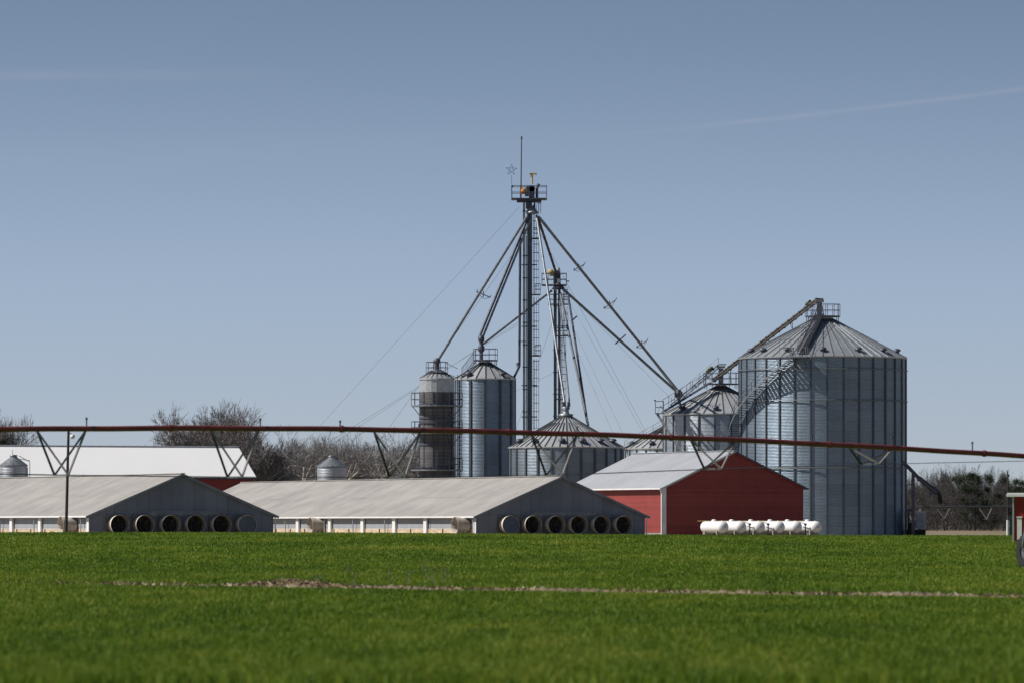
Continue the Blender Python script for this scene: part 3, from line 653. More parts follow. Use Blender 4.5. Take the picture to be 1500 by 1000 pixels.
# curved stair of the big bin
def big_stair():
    st = thing('spiral_stair', 'curved steel stair climbing the biggest bin to its roof', 'stair', oF.xyz[:2]+(.35,) if False else (oF.x, oF.y, .35))
    R0, R1 = RF+.15, RF+1.2; z90 = zz(640, 612); z21 = zz(527, 612)
    def zf(ph): return z21-(ph-21)*(z21-z90)/69
    def pt(ph, R, dz=0): t = -PI/2-R_(ph); return Vector((R*math.cos(t), R*math.sin(t), zf(ph)+dz))
    ph1 = 21+(z21-0.1)/((z21-z90)/69); n = int((z21-.1)/.24)
    mo = MB(); mi = MB(); mt = MB(); mr = MB()
    for i in range(n):
        a = 21+(ph1-21)*i/n; b = 21+(ph1-21)*(i+1)/n
        for mm, Rr in ((mo, R1), (mi, R0)):
            p, q = pt(a, Rr), pt(b, Rr)
            mm.add([p+Vector((0, 0, -.1)), q+Vector((0, 0, -.1)), q+Vector((0, 0, .1)), p+Vector((0, 0, .1))], [(0, 1, 2, 3)])
            p2, q2 = pt(a, Rr+.03), pt(b, Rr+.03)
            mm.add([p2+Vector((0, 0, .1)), q2+Vector((0, 0, .1)), q2+Vector((0, 0, -.1)), p2+Vector((0, 0, -.1))], [(0, 1, 2, 3)])
        c = (a+b)/2; zc = zf(c); p = [pt(a, R0), pt(b, R0), pt(b, R1), pt(a, R1)]
        top = [Vector((q.x, q.y, zc+.02)) for q in p]; bo = [Vector((q.x, q.y, zc-.04)) for q in p]
        mt.add(top+bo, [(0, 1, 2, 3), (7, 6, 5, 4), (0, 4, 5, 1), (1, 5, 6, 2), (2, 6, 7, 3), (3, 7, 4, 0)])
        if i % 5 == 0:
            q = pt(a, R1); mr.bar(q, q+Vector((0, 0, 1.05)), .028, 5); 
        for hh in (.55, 1.05):
            mr.bar(pt(a, R1, hh), pt(b, R1, hh), .025, 5)
        if i % 12 == 0:
            q = pt(a, R1, -.1); w = pt(a, RF, -1.1); mi.bar(q, w, .04, 5)
    mo.build('outer_stringer', MAT['galv'], st); mi.build('inner_stringer', MAT['galv'], st)
    tr = mt.build('treads', MAT['galv_dark'], st); mr.build('handrail', MAT['galv_dark'], st)
    # landing at the eave
    a = -PI/2-R_(18); c = Vector(((RF+.5)*math.cos(a), (RF+.5)*math.sin(a), z21-.02)); M = Matrix.Rotation(a, 3, 'Z')
    m = MB(); m.box(c, (1.5, 1.7, .08), M); 
    for s in (-.6, .6): m.bar(c+M @ Vector((.6, s, 0)), c+M @ Vector((-.4, s, -1.0)), .04, 5)
    ld = m.build('landing', MAT['galv_dark'], st)
    m = MB()
    for hx in (.5, 1.05):
        for p, q in (((.75, -.85), (.75, .85)), ((-.7, .85), (.75, .85)), ((-.7, -.85), (.75, -.85))):
            m.bar(c+M @ Vector((*p, hx)), c+M @ Vector((*q, hx)), .03, 5)
    for p in ((.75, -.85), (.75, 0), (.75, .85), (0, .85), (-.7, .85), (0, -.85), (-.7, -.85)): m.bar(c+M @ Vector((*p, 0)), c+M @ Vector((*p, 1.05)), .03, 5)
    m.build('railing', MAT['galv'], ld)
    # straight flight up the cone, from the landing to the peak
    lo = Vector((RF*.985*math.cos(a), RF*.985*math.sin(a), zeF+.45)); hi = Vector((1.5*math.cos(a), 1.5*math.sin(a), zz(462, 612)))
    side = (Vector((-math.sin(a), math.cos(a), 0))); m1 = MB(); m2 = MB(); m3 = MB(); k = 42
    for s in (-.45, .45):
        m1.beam(lo+side*s, hi+side*s, .06, .22)
        for hh in (.5, .95): m3.bar(lo+side*s+Vector((0, 0, hh)), hi+side*s+Vector((0, 0, hh)), .022, 5)
        for j in range(12): p = lo.lerp(hi, j/11)+side*s; m3.bar(p, p+Vector((0, 0, .95)), .022, 5)
    for j in range(k+1):
        p = lo.lerp(hi, j/k); m2.box(p+Vector((0, 0, .08)), (.30, .88, .05), M)
    m1.build('roof_stringer', MAT['galv_dark'], st); m2.build('roof_treads', MAT['galv_dark'], st); m3.build('roof_handrail', MAT['galv_dark'], st)
    # cage hoops at the flight's foot, seen against the roof
    m = MB()
    for dx in (-2.6, -2.0, -1.4): p = Vector((lo.x+dx+.3, lo.y+.3, zeF+.2)); m.bar(p, p+Vector((0, 0, 1.7)), .02, 4)
    for hh in (.9, 1.75): m.bar((lo.x-2.3, lo.y+.3, zeF+hh), (lo.x-.8, lo.y+.3, zeF+hh), .02, 4)
    m.build('gate_rail', MAT['galv'], st)
big_stair()

# stair and catwalk of bin E
def stair_E():
    st = thing('bin_stair', 'steel stair slanting down the front of the mid-height bin, with a railed landing', 'stair', (oE.x, oE.y, .35)); d = 633
    org = Vector((oE.x, oE.y, .35)); Q = lambda px, py, dd=d: P(px, py, dd)-org
    m = MB(); c = Q(966, 605); m.box(c, (.95, 1.2, .08)); ld = m.build('landing', MAT['galv_dark'], st)
    m = MB(); sqrail(m, c.x, c.y, c.z, .9, 1.1, 1.35); m.build('railing', MAT['galv'], ld)
    m = MB(); m.box(Q(959.5, 586), (.2, .2, .15)); m.build('lamp', MAT['galv_dark'], ld)
    a, b = Q(963, 606), Q(1003, 668, 631)
    for s in (-.4, .4):
        m = MB(); m.beam(a+Vector((0, s, 0)), b+Vector((0, s, 0)), .06, .25); m.build('stringer', MAT['galv' if s < 0 else 'galv_dark'], st)
    m = MB(); hv = Vector((.0, -.4, .95))
    m.bar(a+hv+Vector((.3, 0, 0)), b+hv+Vector((.3, 0, 0)), .04, 5)
    for j in range(7): p = a.lerp(b, j/6); m.bar(p+Vector((0, -.4, 0)), p+hv+Vector((.3, 0, 0)), .025, 5)
    m.build('handrail', MAT['galv_light'], st)
    m = MB()
    for j in range(24): m.box(a.lerp(b, j/23), (.26, .8, .04))
    m.build('treads', MAT['galv_dark'], st)
    # flight continuing on the same line behind the barn roof to the ground
    m = MB(); e = b+(b-a).normalized()*7.0; m.beam(b+Vector((0, 0, -.01)), e, .5, .2); m.beam(e, Vector((e.x, e.y, 0)), .12, .12); m.build('lower_flight', MAT['galv_dark'], st)
stair_E()
def incline(label, a, b, name='inclined_conveyor', rail=True, da=0, mot=None, two=True):
    """twin-tube drag conveyor with flanges and an outboard railing"""
    r = thing(name, label, 'conveyor', a); L = b-a; u = L.normalized(); side = Vector((-u.y, u.x, 0)).normalized() if abs(u.x)+abs(u.y) > .01 else Vector((1, 0, 0))
    up = side.cross(u)*-1 if side.cross(u).z < 0 else side.cross(u)
    m = MB(); m.beam(Vector((0, 0, 0))+up*.16, L+up*.16, .30, .12); t = m.build('upper_trough', MAT['copper'], r)
    m = MB(); m.beam(-up*.14, L-up*.14, .30, .10); n = max(3, int(L.length/1.6))
    for i in range(n+1): m.box(L*(i/n), (.10, .42, .50), Matrix((u, side, up)).transposed())
    m.build('lower_trough', MAT['copper'], r)
    if mot is not None:
        m = MB(); c = L*mot; m.bar(c+up*.2-u*.3, c+up*.55-u*.3, .2, 10); m.bar(c+up*.42-u*.7, c+up*.42+u*.25, .2, 10); m.box(c+up*.25, (.6, .3, .2)); m.build('motor', MAT['green'], r)
    if rail:
        m = MB(); f = -side*.75 if side.y > 0 else side*.75
        f = Vector((0, .7, 0)); n = max(3, int(L.length/1.2))
        for hh in (.5, .95): m.bar(f+Vector((0, 0, hh+.05)), L+f+Vector((0, 0, hh+.05)), .028, 5)
        for i in range(n+1): p = L*(i/n)+f; m.bar(p, p+Vector((0, 0, 1.0)), .025, 5)
        m.beam(f, L+f, .5, .05); m.build('catwalk', MAT['galv'], r)
    return r
incline('sloping twin conveyor rising to the peak of the biggest bin', P(1046, 556, 640), P(1197, 440, 612), mot=.93, rail=False)
incline('short railed conveyor climbing the roof of the mid-height bin', P(984, 594, 640), P(1053, 536, 640), mot=.88, rail=True)
incline('railed walkway climbing the half-hidden low bin', P(915, 658, 678), P(985, 619, 678), mot=None, rail=True)
# supports of the long conveyor
m = MB(org=P(1046, 556, 640))
for px, y0, y1 in ((1070, 537, 562), (1160, 468, 483), (1113, 503, 522)):
    d = 640-(px-1046)/151*28; m.bar(P(px, y0, d), P(px+1, y1, d), .05, 5); m.bar(P(px-4, y0+3, d), P(px+1, y1, d), .03, 5)
s_ = m.build('conveyor_supports', MAT['galv'], [o for o in bpy.data.objects if o.name.startswith('inclined_conveyor')][0])
# catwalk rail running from bin E's landing up its roof
r = thing('roof_walkway', 'long handrail running from the landing up the roof of the mid-height bin', 'walkway', P(972, 600, 634)); o0 = P(972, 600, 634)
m = MB(o0)
a, b = P(971, 603, 634), P(1040, 560, 638)
for dy in (-18, -9): m.bar(a+Vector((0, 0, -dy*.0762)), b+Vector((0, 0, -dy*.0762)), .03, 5)
for j in range(9): p = a.lerp(b, j/8); m.bar(p, p+Vector((0, 0, 1.4)), .028, 5)
m.build('handrail', MAT['galv'], r)
m = MB(o0); m.beam(a, b, .6, .07); m.build('deck', MAT['galv_dark'], r)

# ---------------------------------------------------------------- elevator legs
def cage(m, x, y, z0, z1, w=.62, gap=.92):
    """caged ladder standing to the right of a leg"""
    for s in (0, w*.45): m.bar((x+s*.5, y, z0), (x+s*.5, y, z1), .028, 5)
    z = z0
    while z < z1: m.bar((x, y, z), (x+w*.25, y, z), .02, 4); z += .33
    for s in (.6, 1.0): m.bar((x+w*s, y-.15, z0+.1), (x+w*s, y-.15, z1), .024, 5); m.bar((x+w*s, y+.3, z0+.1), (x+w*s, y+.3, z1), .02, 5)
    z = z0+.1
    while z <= z1: 
        pts = [(x, y-.3, z), (x+w*.6, y-.32, z), (x+w, y-.15, z), (x+w, y+.3, z), (x+w*.5, y+.4, z), (x, y+.3, z)]; m.path(pts, .026, 4); z += gap
def leg_big():
    d = 625; o = P(775, 0, d); zb = .4; r = thing('grain_elevator', 'taller bucket elevator tower with a railed head platform and a star above it', 'elevator tower', (o.x, d, zb), 0, 'bucket elevator towers')
    q = lambda px, py, dy=0: P(px, py, d)-Vector((o.x, d, zb))+Vector((0, dy, 0))
    zt = q(0, 296).z
    m = MB(); x = q(775.8, 0).x; m.box((x, 0, zt/2), (.55, .5, zt)); c1 = m.build('leg_casing', MAT['leg'], r)
    m = MB(); x2 = q(767.6, 0).x; m.box((x2, .15, zt/2), (.24, .4, zt)); m.build('leg_casing', MAT['galv'], r)
    m = MB(); m.bar(q(770.8, 345), q(770.8, 786), .07, 6)
    z = 1.5
    while z < zt-1: m.box(((x+x2)/2, .05, z), (.95, .58, .09)); z += 2.44
    m.build('casing_flanges', MAT['galv_dark'], r)
    # caged ladder in stages with a rest platform at each
    for (ya, yb) in ((628, 523), (523-2, 435), (433, 352), (350, 300)):
        m = MB(); a = q(781, ya); b = q(781, yb); cage(m, a.x, -.1, a.z, b.z-(.0 if yb != 523 else .2)); m.build('caged_ladder', MAT['galv_dark'], r)
    for y, l, rr in ((350, 773, 791), (432, 776, 791.5), (521, 776, 792)):
        a, b = q(l, y), q(rr, y); m = MB(); m.box(((a.x+b.x)/2, -.2, a.z), (b.x-a.x, 1.3, .12)); pf = m.build('rest_platform', MAT['galv_dark'], r)
        m = MB(); sqrail(m, (a.x+b.x)/2+.3, -.2, a.z, b.x-a.x-.6, 1.25, 1.18, .026, .5); m.build('railing', MAT['galv_dark'], pf)
    for y in (388, 478, 564, 610):
        m = MB(); m.bar(q(764, y), q(787, y), .07, 6); m.build('tie_bar', MAT['galv_dark'], r)
    # head platform
    a, b = q(748, 292), q(800, 292); m = MB(); m.box((0, 0, a.z), (b.x-a.x, 2.4, .16)); m.box((0, 0, a.z-.22), (b.x-a.x-1.2, .5, .3)); pf = m.build('head_platform', MAT['galv_dark'], r)
    m = MB(); sqrail(m, 0, 0, a.z, b.x-a.x-.05, 2.35, 1.42, .035, .95); m.build('railing', MAT['galv_dark'], pf)
    m = MB(); m.box(q(779, 285), (.62, .8, 1.6)); m.lathe([(.36, -.4), (.36, .4)], 20, q(779, 277), axis=ZAX); m.lathe([(.001, .4), (.36, .4)], 20, q(779, 277), axis=ZAX); m.lathe([(.36, -.4), (.001, -.4)], 20, q(779, 277), axis=ZAX); m.build('head_housing', MAT['leg'], r)
    m = MB(); m.bar(q(771.5, 288), q(771.5, 273), .23, 10); m.build('head_inlet', MAT['galv'], r)
    m = MB(); m.lathe([(.001, .55), (.24, .55), (.28, .45), (.28, -.1), (.24, -.2), (.001, -.2)], 16, q(766.5, 281), axis=ZAX); m.box(q(764, 279), (.22, .5, .9)); m.build('drive_motor', MAT['orange'], r)
    m = MB(); m.bar(q(779.5, 270), q(779.7, 256), .10, 8); m.box(q(781, 254.8), (.78, .2, .16)); m.box(q(778, 256.8), (.2, .2, .3)); m.bar(q(785.5, 255), q(785.5, 257), .07, 6); m.build('hoist_arm', MAT['yellow'], r)
    m = MB(); m.path([q(786.5, 292), q(786.5, 276), q(788.5, 271.5)], .15, 8); m.bar(q(788.2, 272.2), q(789.3, 269.5), .16, 8); m.build('vent_pipe', MAT['galv_dark'], r)
    m = MB(); m.bar(q(763, 293), q(764, 200), .075, 8, .055); m.bar(q(764, 204), q(764, 200), .11, 8, .09); m.build('antenna_mast', MAT['galv_dark'], r)
    # neck, distributor
    m = MB(); m.box(q(771.5, 300), (.2, .4, .9)); m.box(q(783, 300), (.2, .4, .9)); m.bar(q(789, 298), q(789, 312), .03, 4); m.bar(q(792, 298), q(792, 312), .03, 4); m.bar(q(786, 298), q(793, 298), .04, 4); m.build('neck_frame', MAT['galv_dark'], r)
    m = MB(); m.lathe([(.15, .75), (.3, .7), (.42, .35), (.66, .05), (.7, -.05), (.6, -.15), (.001, -.15)], 20, q(779.5, 312, -.5)); m.build('distributor', MAT['galv'], r)
    sp = [  # spouts: start, end, end depth, radius
        ((772, 318), (640.5, 529), 607, .15, 'galv'), ((773, 320), (702, 494), 620, .15, 'galv_dark'), ((777, 322), (703.5, 503), 620, .12, 'galv'),
        ((789, 318), (993, 572), 640, .15, 'galv'), ((786, 316), (828, 596), 604, .13, 'galv'), ((789, 322), (814, 398), 633, .14, 'galv_dark')]
    for (sx_, sy), (ex, ey), ed, rr, mt in sp:
        a = P(sx_, sy, d-.7)-Vector((o.x, d, zb)); b = P(ex, ey, ed)-Vector((o.x, d, zb)); m = MB(); m.bar(a, b, rr, 12)
        for i in range(1, 9): p = a.lerp(b, i/9); u = (b-a).normalized(); m.bar(p-u*.05, p+u*.05, rr+.02, 12)
        s = m.build('spout', MAT[mt], r)
    m = MB(); pts = [q(775, 340, -.5), q(762.5, 360, -.3), q(761.2, 420, -.3), q(758.5, 490, -.3), q(757, 538, -.3), P(752, 552, 620)-Vector((o.x, d, zb))]
    m = MB(); m.path([q(762, 348, -.3), q(760.8, 536, -.3), P(753.5, 551, 621)-Vector((o.x, d, zb))], .14, 8); s = m.build('spout', MAT['galv_dark'], r)
    m = MB()
    for y in (460, 500): m.bar(q(760, y, -.3), q(770, y, -.1), .05, 5)
    m.bar(q(759.3, 537, -.3), q(758, 531, -.3), .19, 8); m.build('spout_bracket', MAT['galv'], s)
    # spreader frames on the long spouts
    for cxp, cyp, dd, w, sl_, tri in ((708, 433, 616, 10, .42, 1), (848, 393, 630, 8, -.55, 0), (893, 447, 634, 9, -.7, 0), (940, 505, 637, 8, -.65, 0)):
        c = P(cxp, cyp, dd)-Vector((o.x, d, zb)); k = dd/F; m = MB(); v = Vector((w*k, 0, w*k*-sl_)) if tri else Vector((w*k, 0, w*k*-sl_*1.0))
        for s in (-.3, .3):
            m.bar(c-v+Vector((0, s, .1)), c+v+Vector((0, s, .1)), .045, 5)
        m.bar(c-v+Vector((-.0, -.3, .1)), c+Vector((-.0, .3, -.35)), .03, 4); m.bar(c+v+Vector((0, -.3, .1)), c+Vector((.1, .3, -.35)), .03, 4)
        m.bar(c-v+Vector((0, -.3, .1)), c-v+Vector((0.15, .3, .35)), .04, 5); m.bar(c+v+Vector((0, -.3, .1)), c+v+Vector((0.1, .3, .35)), .04, 5); m.bar(c+Vector((0, 0, .5)), c+Vector((0, 0, -.2)), .05, 5)
        m.build('spreader_frame', MAT['galv_dark'], r)
    # guy wires, down to anchors in the ground
    g = [((761, 303), (470, 622), 700), ((765, 352), (560, 640), 560+60), ((758, 476), (505, 632), 640), ((762, 470), (520, 628), 660), ((792, 318), (985, 566), 640), ((788, 335), (946, 632), 660), ((783, 360), (915, 640), 600)]
    for (a0, a1), (b0, b1), dd in g:
        a = P(a0, a1, d)-Vector((o.x, d, zb)); b = P(b0, b1, dd)-Vector((o.x, d, zb)); b = a+(b-a)*(a.z/(a.z-b.z)) if (b0 != 985) else b
        m = MB(); m.bar(a, b, .016, 4); m.build('guy_wire', MAT['wire'], r)
    return o
leg_big()
def leg_small():
    d = 634; o = P(815, 0, d); zb = .4; r = thing('grain_elevator', 'shorter bucket elevator tower with a yellow motor, between the tall tower and the biggest bin', 'elevator tower', (o.x, d, zb), 0, 'bucket elevator towers')
    org = Vector((o.x, d, zb)); q = lambda px, py, dy=0: P(px, py, d)-org+Vector((0, dy, 0)); zt = q(0, 410).z
    for px, w, mt in ((813.3, .34, 'leg'), (819.3, .30, 'galv_dark')):
        m = MB(); x = q(px, 0).x; m.box((x, 0, zt/2), (w, .45, zt)); m.build('leg_casing', MAT[mt], r)
    m = MB(); z = 1.2
    while z < zt-1: m.box((q(816.3, 0).x, 0, z), (.98, .52, .08)); z += 2.44
    m.build('casing_flanges', MAT['galv_dark'], r)
    for ya, yb, xx_ in ((612, 494, 822), (492, 449, 825), (447, 420, 825)):
        m = MB(); a = q(xx_, ya); b = q(xx_, yb); cage(m, a.x, -.1, a.z, b.z, .52, .8); m.build('caged_ladder', MAT['galv_dark'], r)
    for y, l, rr in ((446, 803, 834), (492, 815, 832), (584, 812, 826)):
        a, b = q(l, y), q(rr, y); m = MB(); m.box(((a.x+b.x)/2, -.1, a.z), (b.x-a.x, 1.3, .11)); pf = m.build('rest_platform', MAT['galv_dark'], r)
        m = MB(); sqrail(m, (a.x+b.x)/2, -.1, a.z, b.x-a.x-.05, 1.25, 1.1, .028, .6); m.build('railing', MAT['galv_dark'], pf)
    a, b = q(793.5, 418), q(830, 418); m = MB(); m.box(((a.x+b.x)/2, 0, a.z), (b.x-a.x, 2.0, .14)); m.box(q(832, 412), (.3, .6, .1)); pf = m.build('head_platform', MAT['galv_dark'], r)
    m = MB(); sqrail(m, (a.x+b.x)/2, 0, a.z, b.x-a.x-.05, 1.95, 1.3, .035, .75); m.build('railing', MAT['galv_dark'], pf)
    m = MB(); m.box(q(815.5, 407), (.75, .7, 1.2)); m.lathe([(.001, .36), (.38, .36), (.38, -.36), (.001, -.36)], 18, q(815.5, 401), axis=ZAX); m.build('head_housing', MAT['leg'], r)
    m = MB(); m.bar(q(818, 402), q(818, 393.5), .19, 10); m.lathe([(.19, 0), (.1, .12), (.001, .15)], 10, q(818, 393.5)); m.build('vent_cap', MAT['galv_light'], r)
    m = MB(); m.lathe([(.001, .8), (.3, .8), (.33, .7), (.33, .2), (.001, .15)], 16, q(807, 399), axis=ZAX); m.box(q(808, 403, -.4), (.4, .4, .3)); m.build('drive_motor', MAT['yellow'], r)
    m = MB(); m.box(q(818, 412, -.9), (.3, .3, .4)); m.build('control_box', MAT['galv_light'], r)
    m = MB(); m.lathe([(.2, .7), (.5, .4), (.75, 0), (.001, -.05)], 16, q(818, 424, -.4)); m.build('distributor', MAT['galv_dark'], r)
    for (a0, a1), (b0, b1), dd, rr, mt in (((808, 426), (703.5, 507), 620, .12, 'galv'), ((823, 422), (992, 574), 640, .15, 'galv'), ((821, 430), (861.5, 622), 604, .14, 'galv'), ((832, 430), (860.5, 618), 606, .12, 'galv_dark'), ((820, 440), (834.5, 594), 604, .09, 'galv'),):
        a = P(a0, a1, d-.6)-org; b = P(b0, b1, dd)-org; m = MB(); m.bar(a, b, rr, 12); u = (b-a).normalized()
        for i in range(1, 6): p = a.lerp(b, i/6); m.bar(p-u*.05, p+u*.05, rr+.02, 12)
        s = m.build('spout', MAT[mt], r)
    for cxp, cyp, w in ((908, 497, 7.5), (840, 467, 4)):
        c = q(cxp, cyp); k = d/F; v = Vector((w*k, 0, w*k*.9)); m = MB()
        m.beam(c-v+Vector((0, -.3, 0)), c+v+Vector((0, -.3, 0)), .10, .06); m.bar(c-v+Vector((.1, .3, 0)), c+v+Vector((.1, .3, 0)), .05, 5); m.bar(c+v+Vector((0, -.3, 0)), c+v+Vector((.1, .3, 0)), .05, 5); m.build('spreader_frame', MAT['galv_dark'], r)
    m = MB(); m.bar(P(992, 576, 639)-org, P(996, 592, 639)-org, .17, 10); m.lathe([(.2, -.45), (.42, -.3), (.45, .2), (.25, .5)], 14, P(994, 577, 639)-org); m.build('collecting_hopper', MAT['galv_dark'], r)
    for (a0, a1), (b0, b1), dd in (((824, 424), (940, 630), 620), ((820, 440), (752, 640), 650), ((826, 470), (905, 650), 620), ((826, 424), (960, 560), 660), ((812, 545), (740, 580), 700)):
        a = q(a0, a1); b = P(b0, b1, dd)-org; b = a+(b-a)*(a.z/(a.z-b.z)); m = MB(); m.bar(a, b, .015, 4); m.build('guy_wire', MAT['wire'], r)
leg_small()
# star of thin rods on the head platform
so_ = P(750.5, 291, 625); r = thing('star_ornament', 'thin wire star on a rod at the left corner of the highest platform', 'ornament', so_)
m = MB(); m.bar((0, 0, 0), (-.1, 0, 2.6), .022, 5); m.box((0, 0, 1.3), (.2, .2, .2)); m.build('rod', MAT['galv_dark'], r)
cz_ = (291-249)*.075; pts = [(-.1+.62*math.sin(2*PI*i*2/5+.05), 0, cz_+.62*math.cos(2*PI*i*2/5+.05)) for i in range(6)]; m = MB(); m.path(pts, .022, 5); m.build('star', MAT['galv_dark'], r)

# ---------------------------------------------------------------- feed bins of the poultry houses
def feed_bin(label, px, d, Rpx, yt, ye, ladder):
    o = P(px, 0, d); zb = .4; r = thing('feed_bin', label, 'feed bin', (o.x, d, zb), 0, 'small feed bins behind the poultry houses'); z = lambda y: P(0, y, d).z-zb; Rr = Rpx*d/F
    m = MB(); m.lathe([(.25, 1.0), (Rr, 3.0), (Rr, z(ye))], 40); m.build('bin_body', bin_wall('feed_bin_sheet', (0.52, 0.55, 0.60), 8, .7), r)
    m = MB(); m.lathe([(Rr+.06, z(ye)-.06), (Rr+.06, z(ye)+.02), (.32, z(yt+2)), (.32, z(yt))], 20, smooth=False); m.lathe([(.36, z(yt)), (.36, z(yt)+.06), (.001, z(yt)+.12)], 16); m.build('bin_roof', MAT['galv'], r)
    for k in range(2): zz_ = 3.0+k*.0 if k == 0 else (z(ye)+3)/2+.3; m = MB(); m.ring((0, 0, zz_), Rr+.02, .04, 40, 5); m.build('hoop', MAT['galv_dark'], r)
    for i in range(4):
        a = PI/4+PI/2*i; m = MB(); m.bar((Rr*math.cos(a)*1.02, Rr*math.sin(a)*1.02, -.3), (Rr*math.cos(a)*1.02, Rr*math.sin(a)*1.02, 3.4), .06, 6); m.build('leg', MAT['galv'], r)
    if ladder:
        m = MB(); m.bar((-.1, 0, z(yt)), (-.1, 0, z(yt-9)), .02, 4); m.bar((.5, 0, z(yt)-.0), (Rr+.15, -.2, z(ye-6)), .03, 5); m.path([(Rr*.5, -.3, z(672)), (Rr+.25, -.3, z(674)), (Rr+.3, -.3, 0)], .03, 5); m.bar((Rr+.05, -.3, z(684)), (Rr+.05, -.3, 0), .03, 5); m.build('fill_pole', MAT['galv_dark'], r)
    return r
feed_bin('small round feed bin peeking over the middle poultry house roof', 486, 545, 21.5, 668, 683, False)
feed_bin('small round feed bin at the far left in front of the white roof', 20, 520, 20, 667, 681, True)

# ---------------------------------------------------------------- propane tanks
def tank():
    r = thing('propane_tank', 'x', 'propane tank', (0, 0, 0), 0, 'white propane tanks in a row')
    R0 = .56; L = 4.6; prof = []
    for i in range(9): t = PI/2*i/8; prof.append((max(.001, R0*math.sin(t)), -L/2+.42-.42*math.cos(t)))
    for i in range(9): t = PI/2*(1-i/8); prof.append((max(.001, R0*math.sin(t)), L/2-.42+.42*math.cos(t)))
    m = MB(); m.lathe(prof, 32, (0, 0, .88), axis=ZAX); b = m.build('tank_shell', MAT['tank'], r)
    m = MB(); m.lathe([(.24, 0), (.24, .14), (.17, .22), (.001, .24)], 16, (0, .1, 1.38)); m.build('valve_dome', MAT['tank'], r)
    m = MB(); m.bar((0, -1.6, 1.38), (0, -1.6, 1.5), .05, 6); m.build('lifting_lug', MAT['tank'], r)
    for y in (-1.35, 1.35):
        m = MB(); m.box((0, y, .24), (.9, .22, .5)); m.box((-.33, y, .42), (.1, .16, .3)); m.box((.33, y, .42), (.1, .16, .3)); m.build('saddle', MAT['concrete'], r)
    m = MB(); m.lathe([(.001, L/2+.012), (.15, L/2-.02)], 12, (0, 0, .88), axis=ZAX); m.build('end_plate', MAT['galv_light'], r)
    return r
tl = ['leftmost propane tank of the row, in front of the red barn', 'propane tank second from the left in the row', 'propane tank third from the left in the row', 'propane tank third from the right in the row', 'propane tank second from the right in the row', 'rightmost propane tank of the row, in front of the biggest bin']
t0 = tank()
for i in range(6):
    t = t0 if i == 0 else copy_tree(t0); p = gridpt((19.25, 541.0), [0, 2.02, 3.98, 5.98, 7.9, 9.95][i], [0, .35, .2, .1, .25, .1][i]); t.location = (p[0], p[1], .56); t.rotation_euler = (0, 0, TH+[0, .02, -.015, .01, 0, -.02][i]); t['label'] = tl[i]
# supply pipe along the tanks
m = MB()
for a, b in (((18, 1.9), (27.5, 1.9)),): 
    p = gridpt((19.05, 541), -.6, 2.0); q = gridpt((19.05, 541), 10.8, 2.0); m.bar((*p, 2.02), (*q, 2.02), .03, 5)
    for k in (0, 2.9, 5.0, 8.9, 10.8): u = gridpt((19.05, 541), k, 2.0); m.bar((*u, .3), (*u, 2.05), .05, 5)
tag(m.build('gas_pipe', MAT['yellow']), 'thin yellow gas pipe running behind the propane tanks', 'pipe')

for k, nm in ((3.0, 'second and third propane tanks'), (4.95, 'third and fourth propane tanks'), (8.9, 'two right-most propane tanks')):
    u = gridpt((19.25, 541), k, -1.5); r = thing('pipe_stand', 'dark upright stand between the '+nm, 'stand', (*u, .3), TH)
    m = MB(); m.box((0, 0, .75), (.09, .09, 1.5)); m.build('upright', MAT['galv_dark'], r)
    m = MB(); m.box((0, 0, 1.4), (.22, .16, .18)); m.bar((0, 0, 1.45), (0, 1.6, 1.65), .035, 6); m.build('regulator', MAT['galv_dark'], r)
# ---------------------------------------------------------------- utility pole at the left
def upole(label, px, d, ytop, ybot, r0, lean, lamp):
    a = P(px+lean, ytop, d); g = P(px, ybot, d); gz0 = gzf(g.x, d); g.z = gz0-.3; r = thing('utility_pole', label, 'pole', (g.x, d, gz0)); o = Vector((g.x, d, gz0))
    m = MB(); m.bar(g-o, a-o, r0, 10, r0*.75); m.build('pole', MAT['pole'], r)
    if lamp:
        c = a-o; m = MB(); m.bar(c+Vector((0, 0, -.35)), c+Vector((.28, -.1, -.5)), .03, 5); ar = m.build('lamp_arm', MAT['galv_dark'], r)
        m = MB(); m.lathe([(.04, .1), (.17, .02), (.19, -.12), (.13, -.22), (.001, -.25)], 14, c+Vector((.30, -.1, -.58))); m.build('lamp', MAT['white'], ar)
        m = MB(); m.bar(c+Vector((0, 0, -.05)), c+Vector((0, 0, .12)), .12, 8, .08); m.build('pole_cap', MAT['pole'], r)
    else:
        c = a-o; m = MB(); m.bar(c+Vector((0, 0, -.02)), c+Vector((0, 0, .18)), .06, 6); m.box(c+Vector((.12, 0, -.5)), (.2, .15, .3)); m.build('insulator', MAT['pole'], r)
upole('dark wooden pole with a small lamp near its top, left of the left gable', 96.5, 427, 626, 781, .125, 4.0, True)
upole('thin utility pole before the far woods at the right', 1476, 700, 690, 780, .11, 0, False)

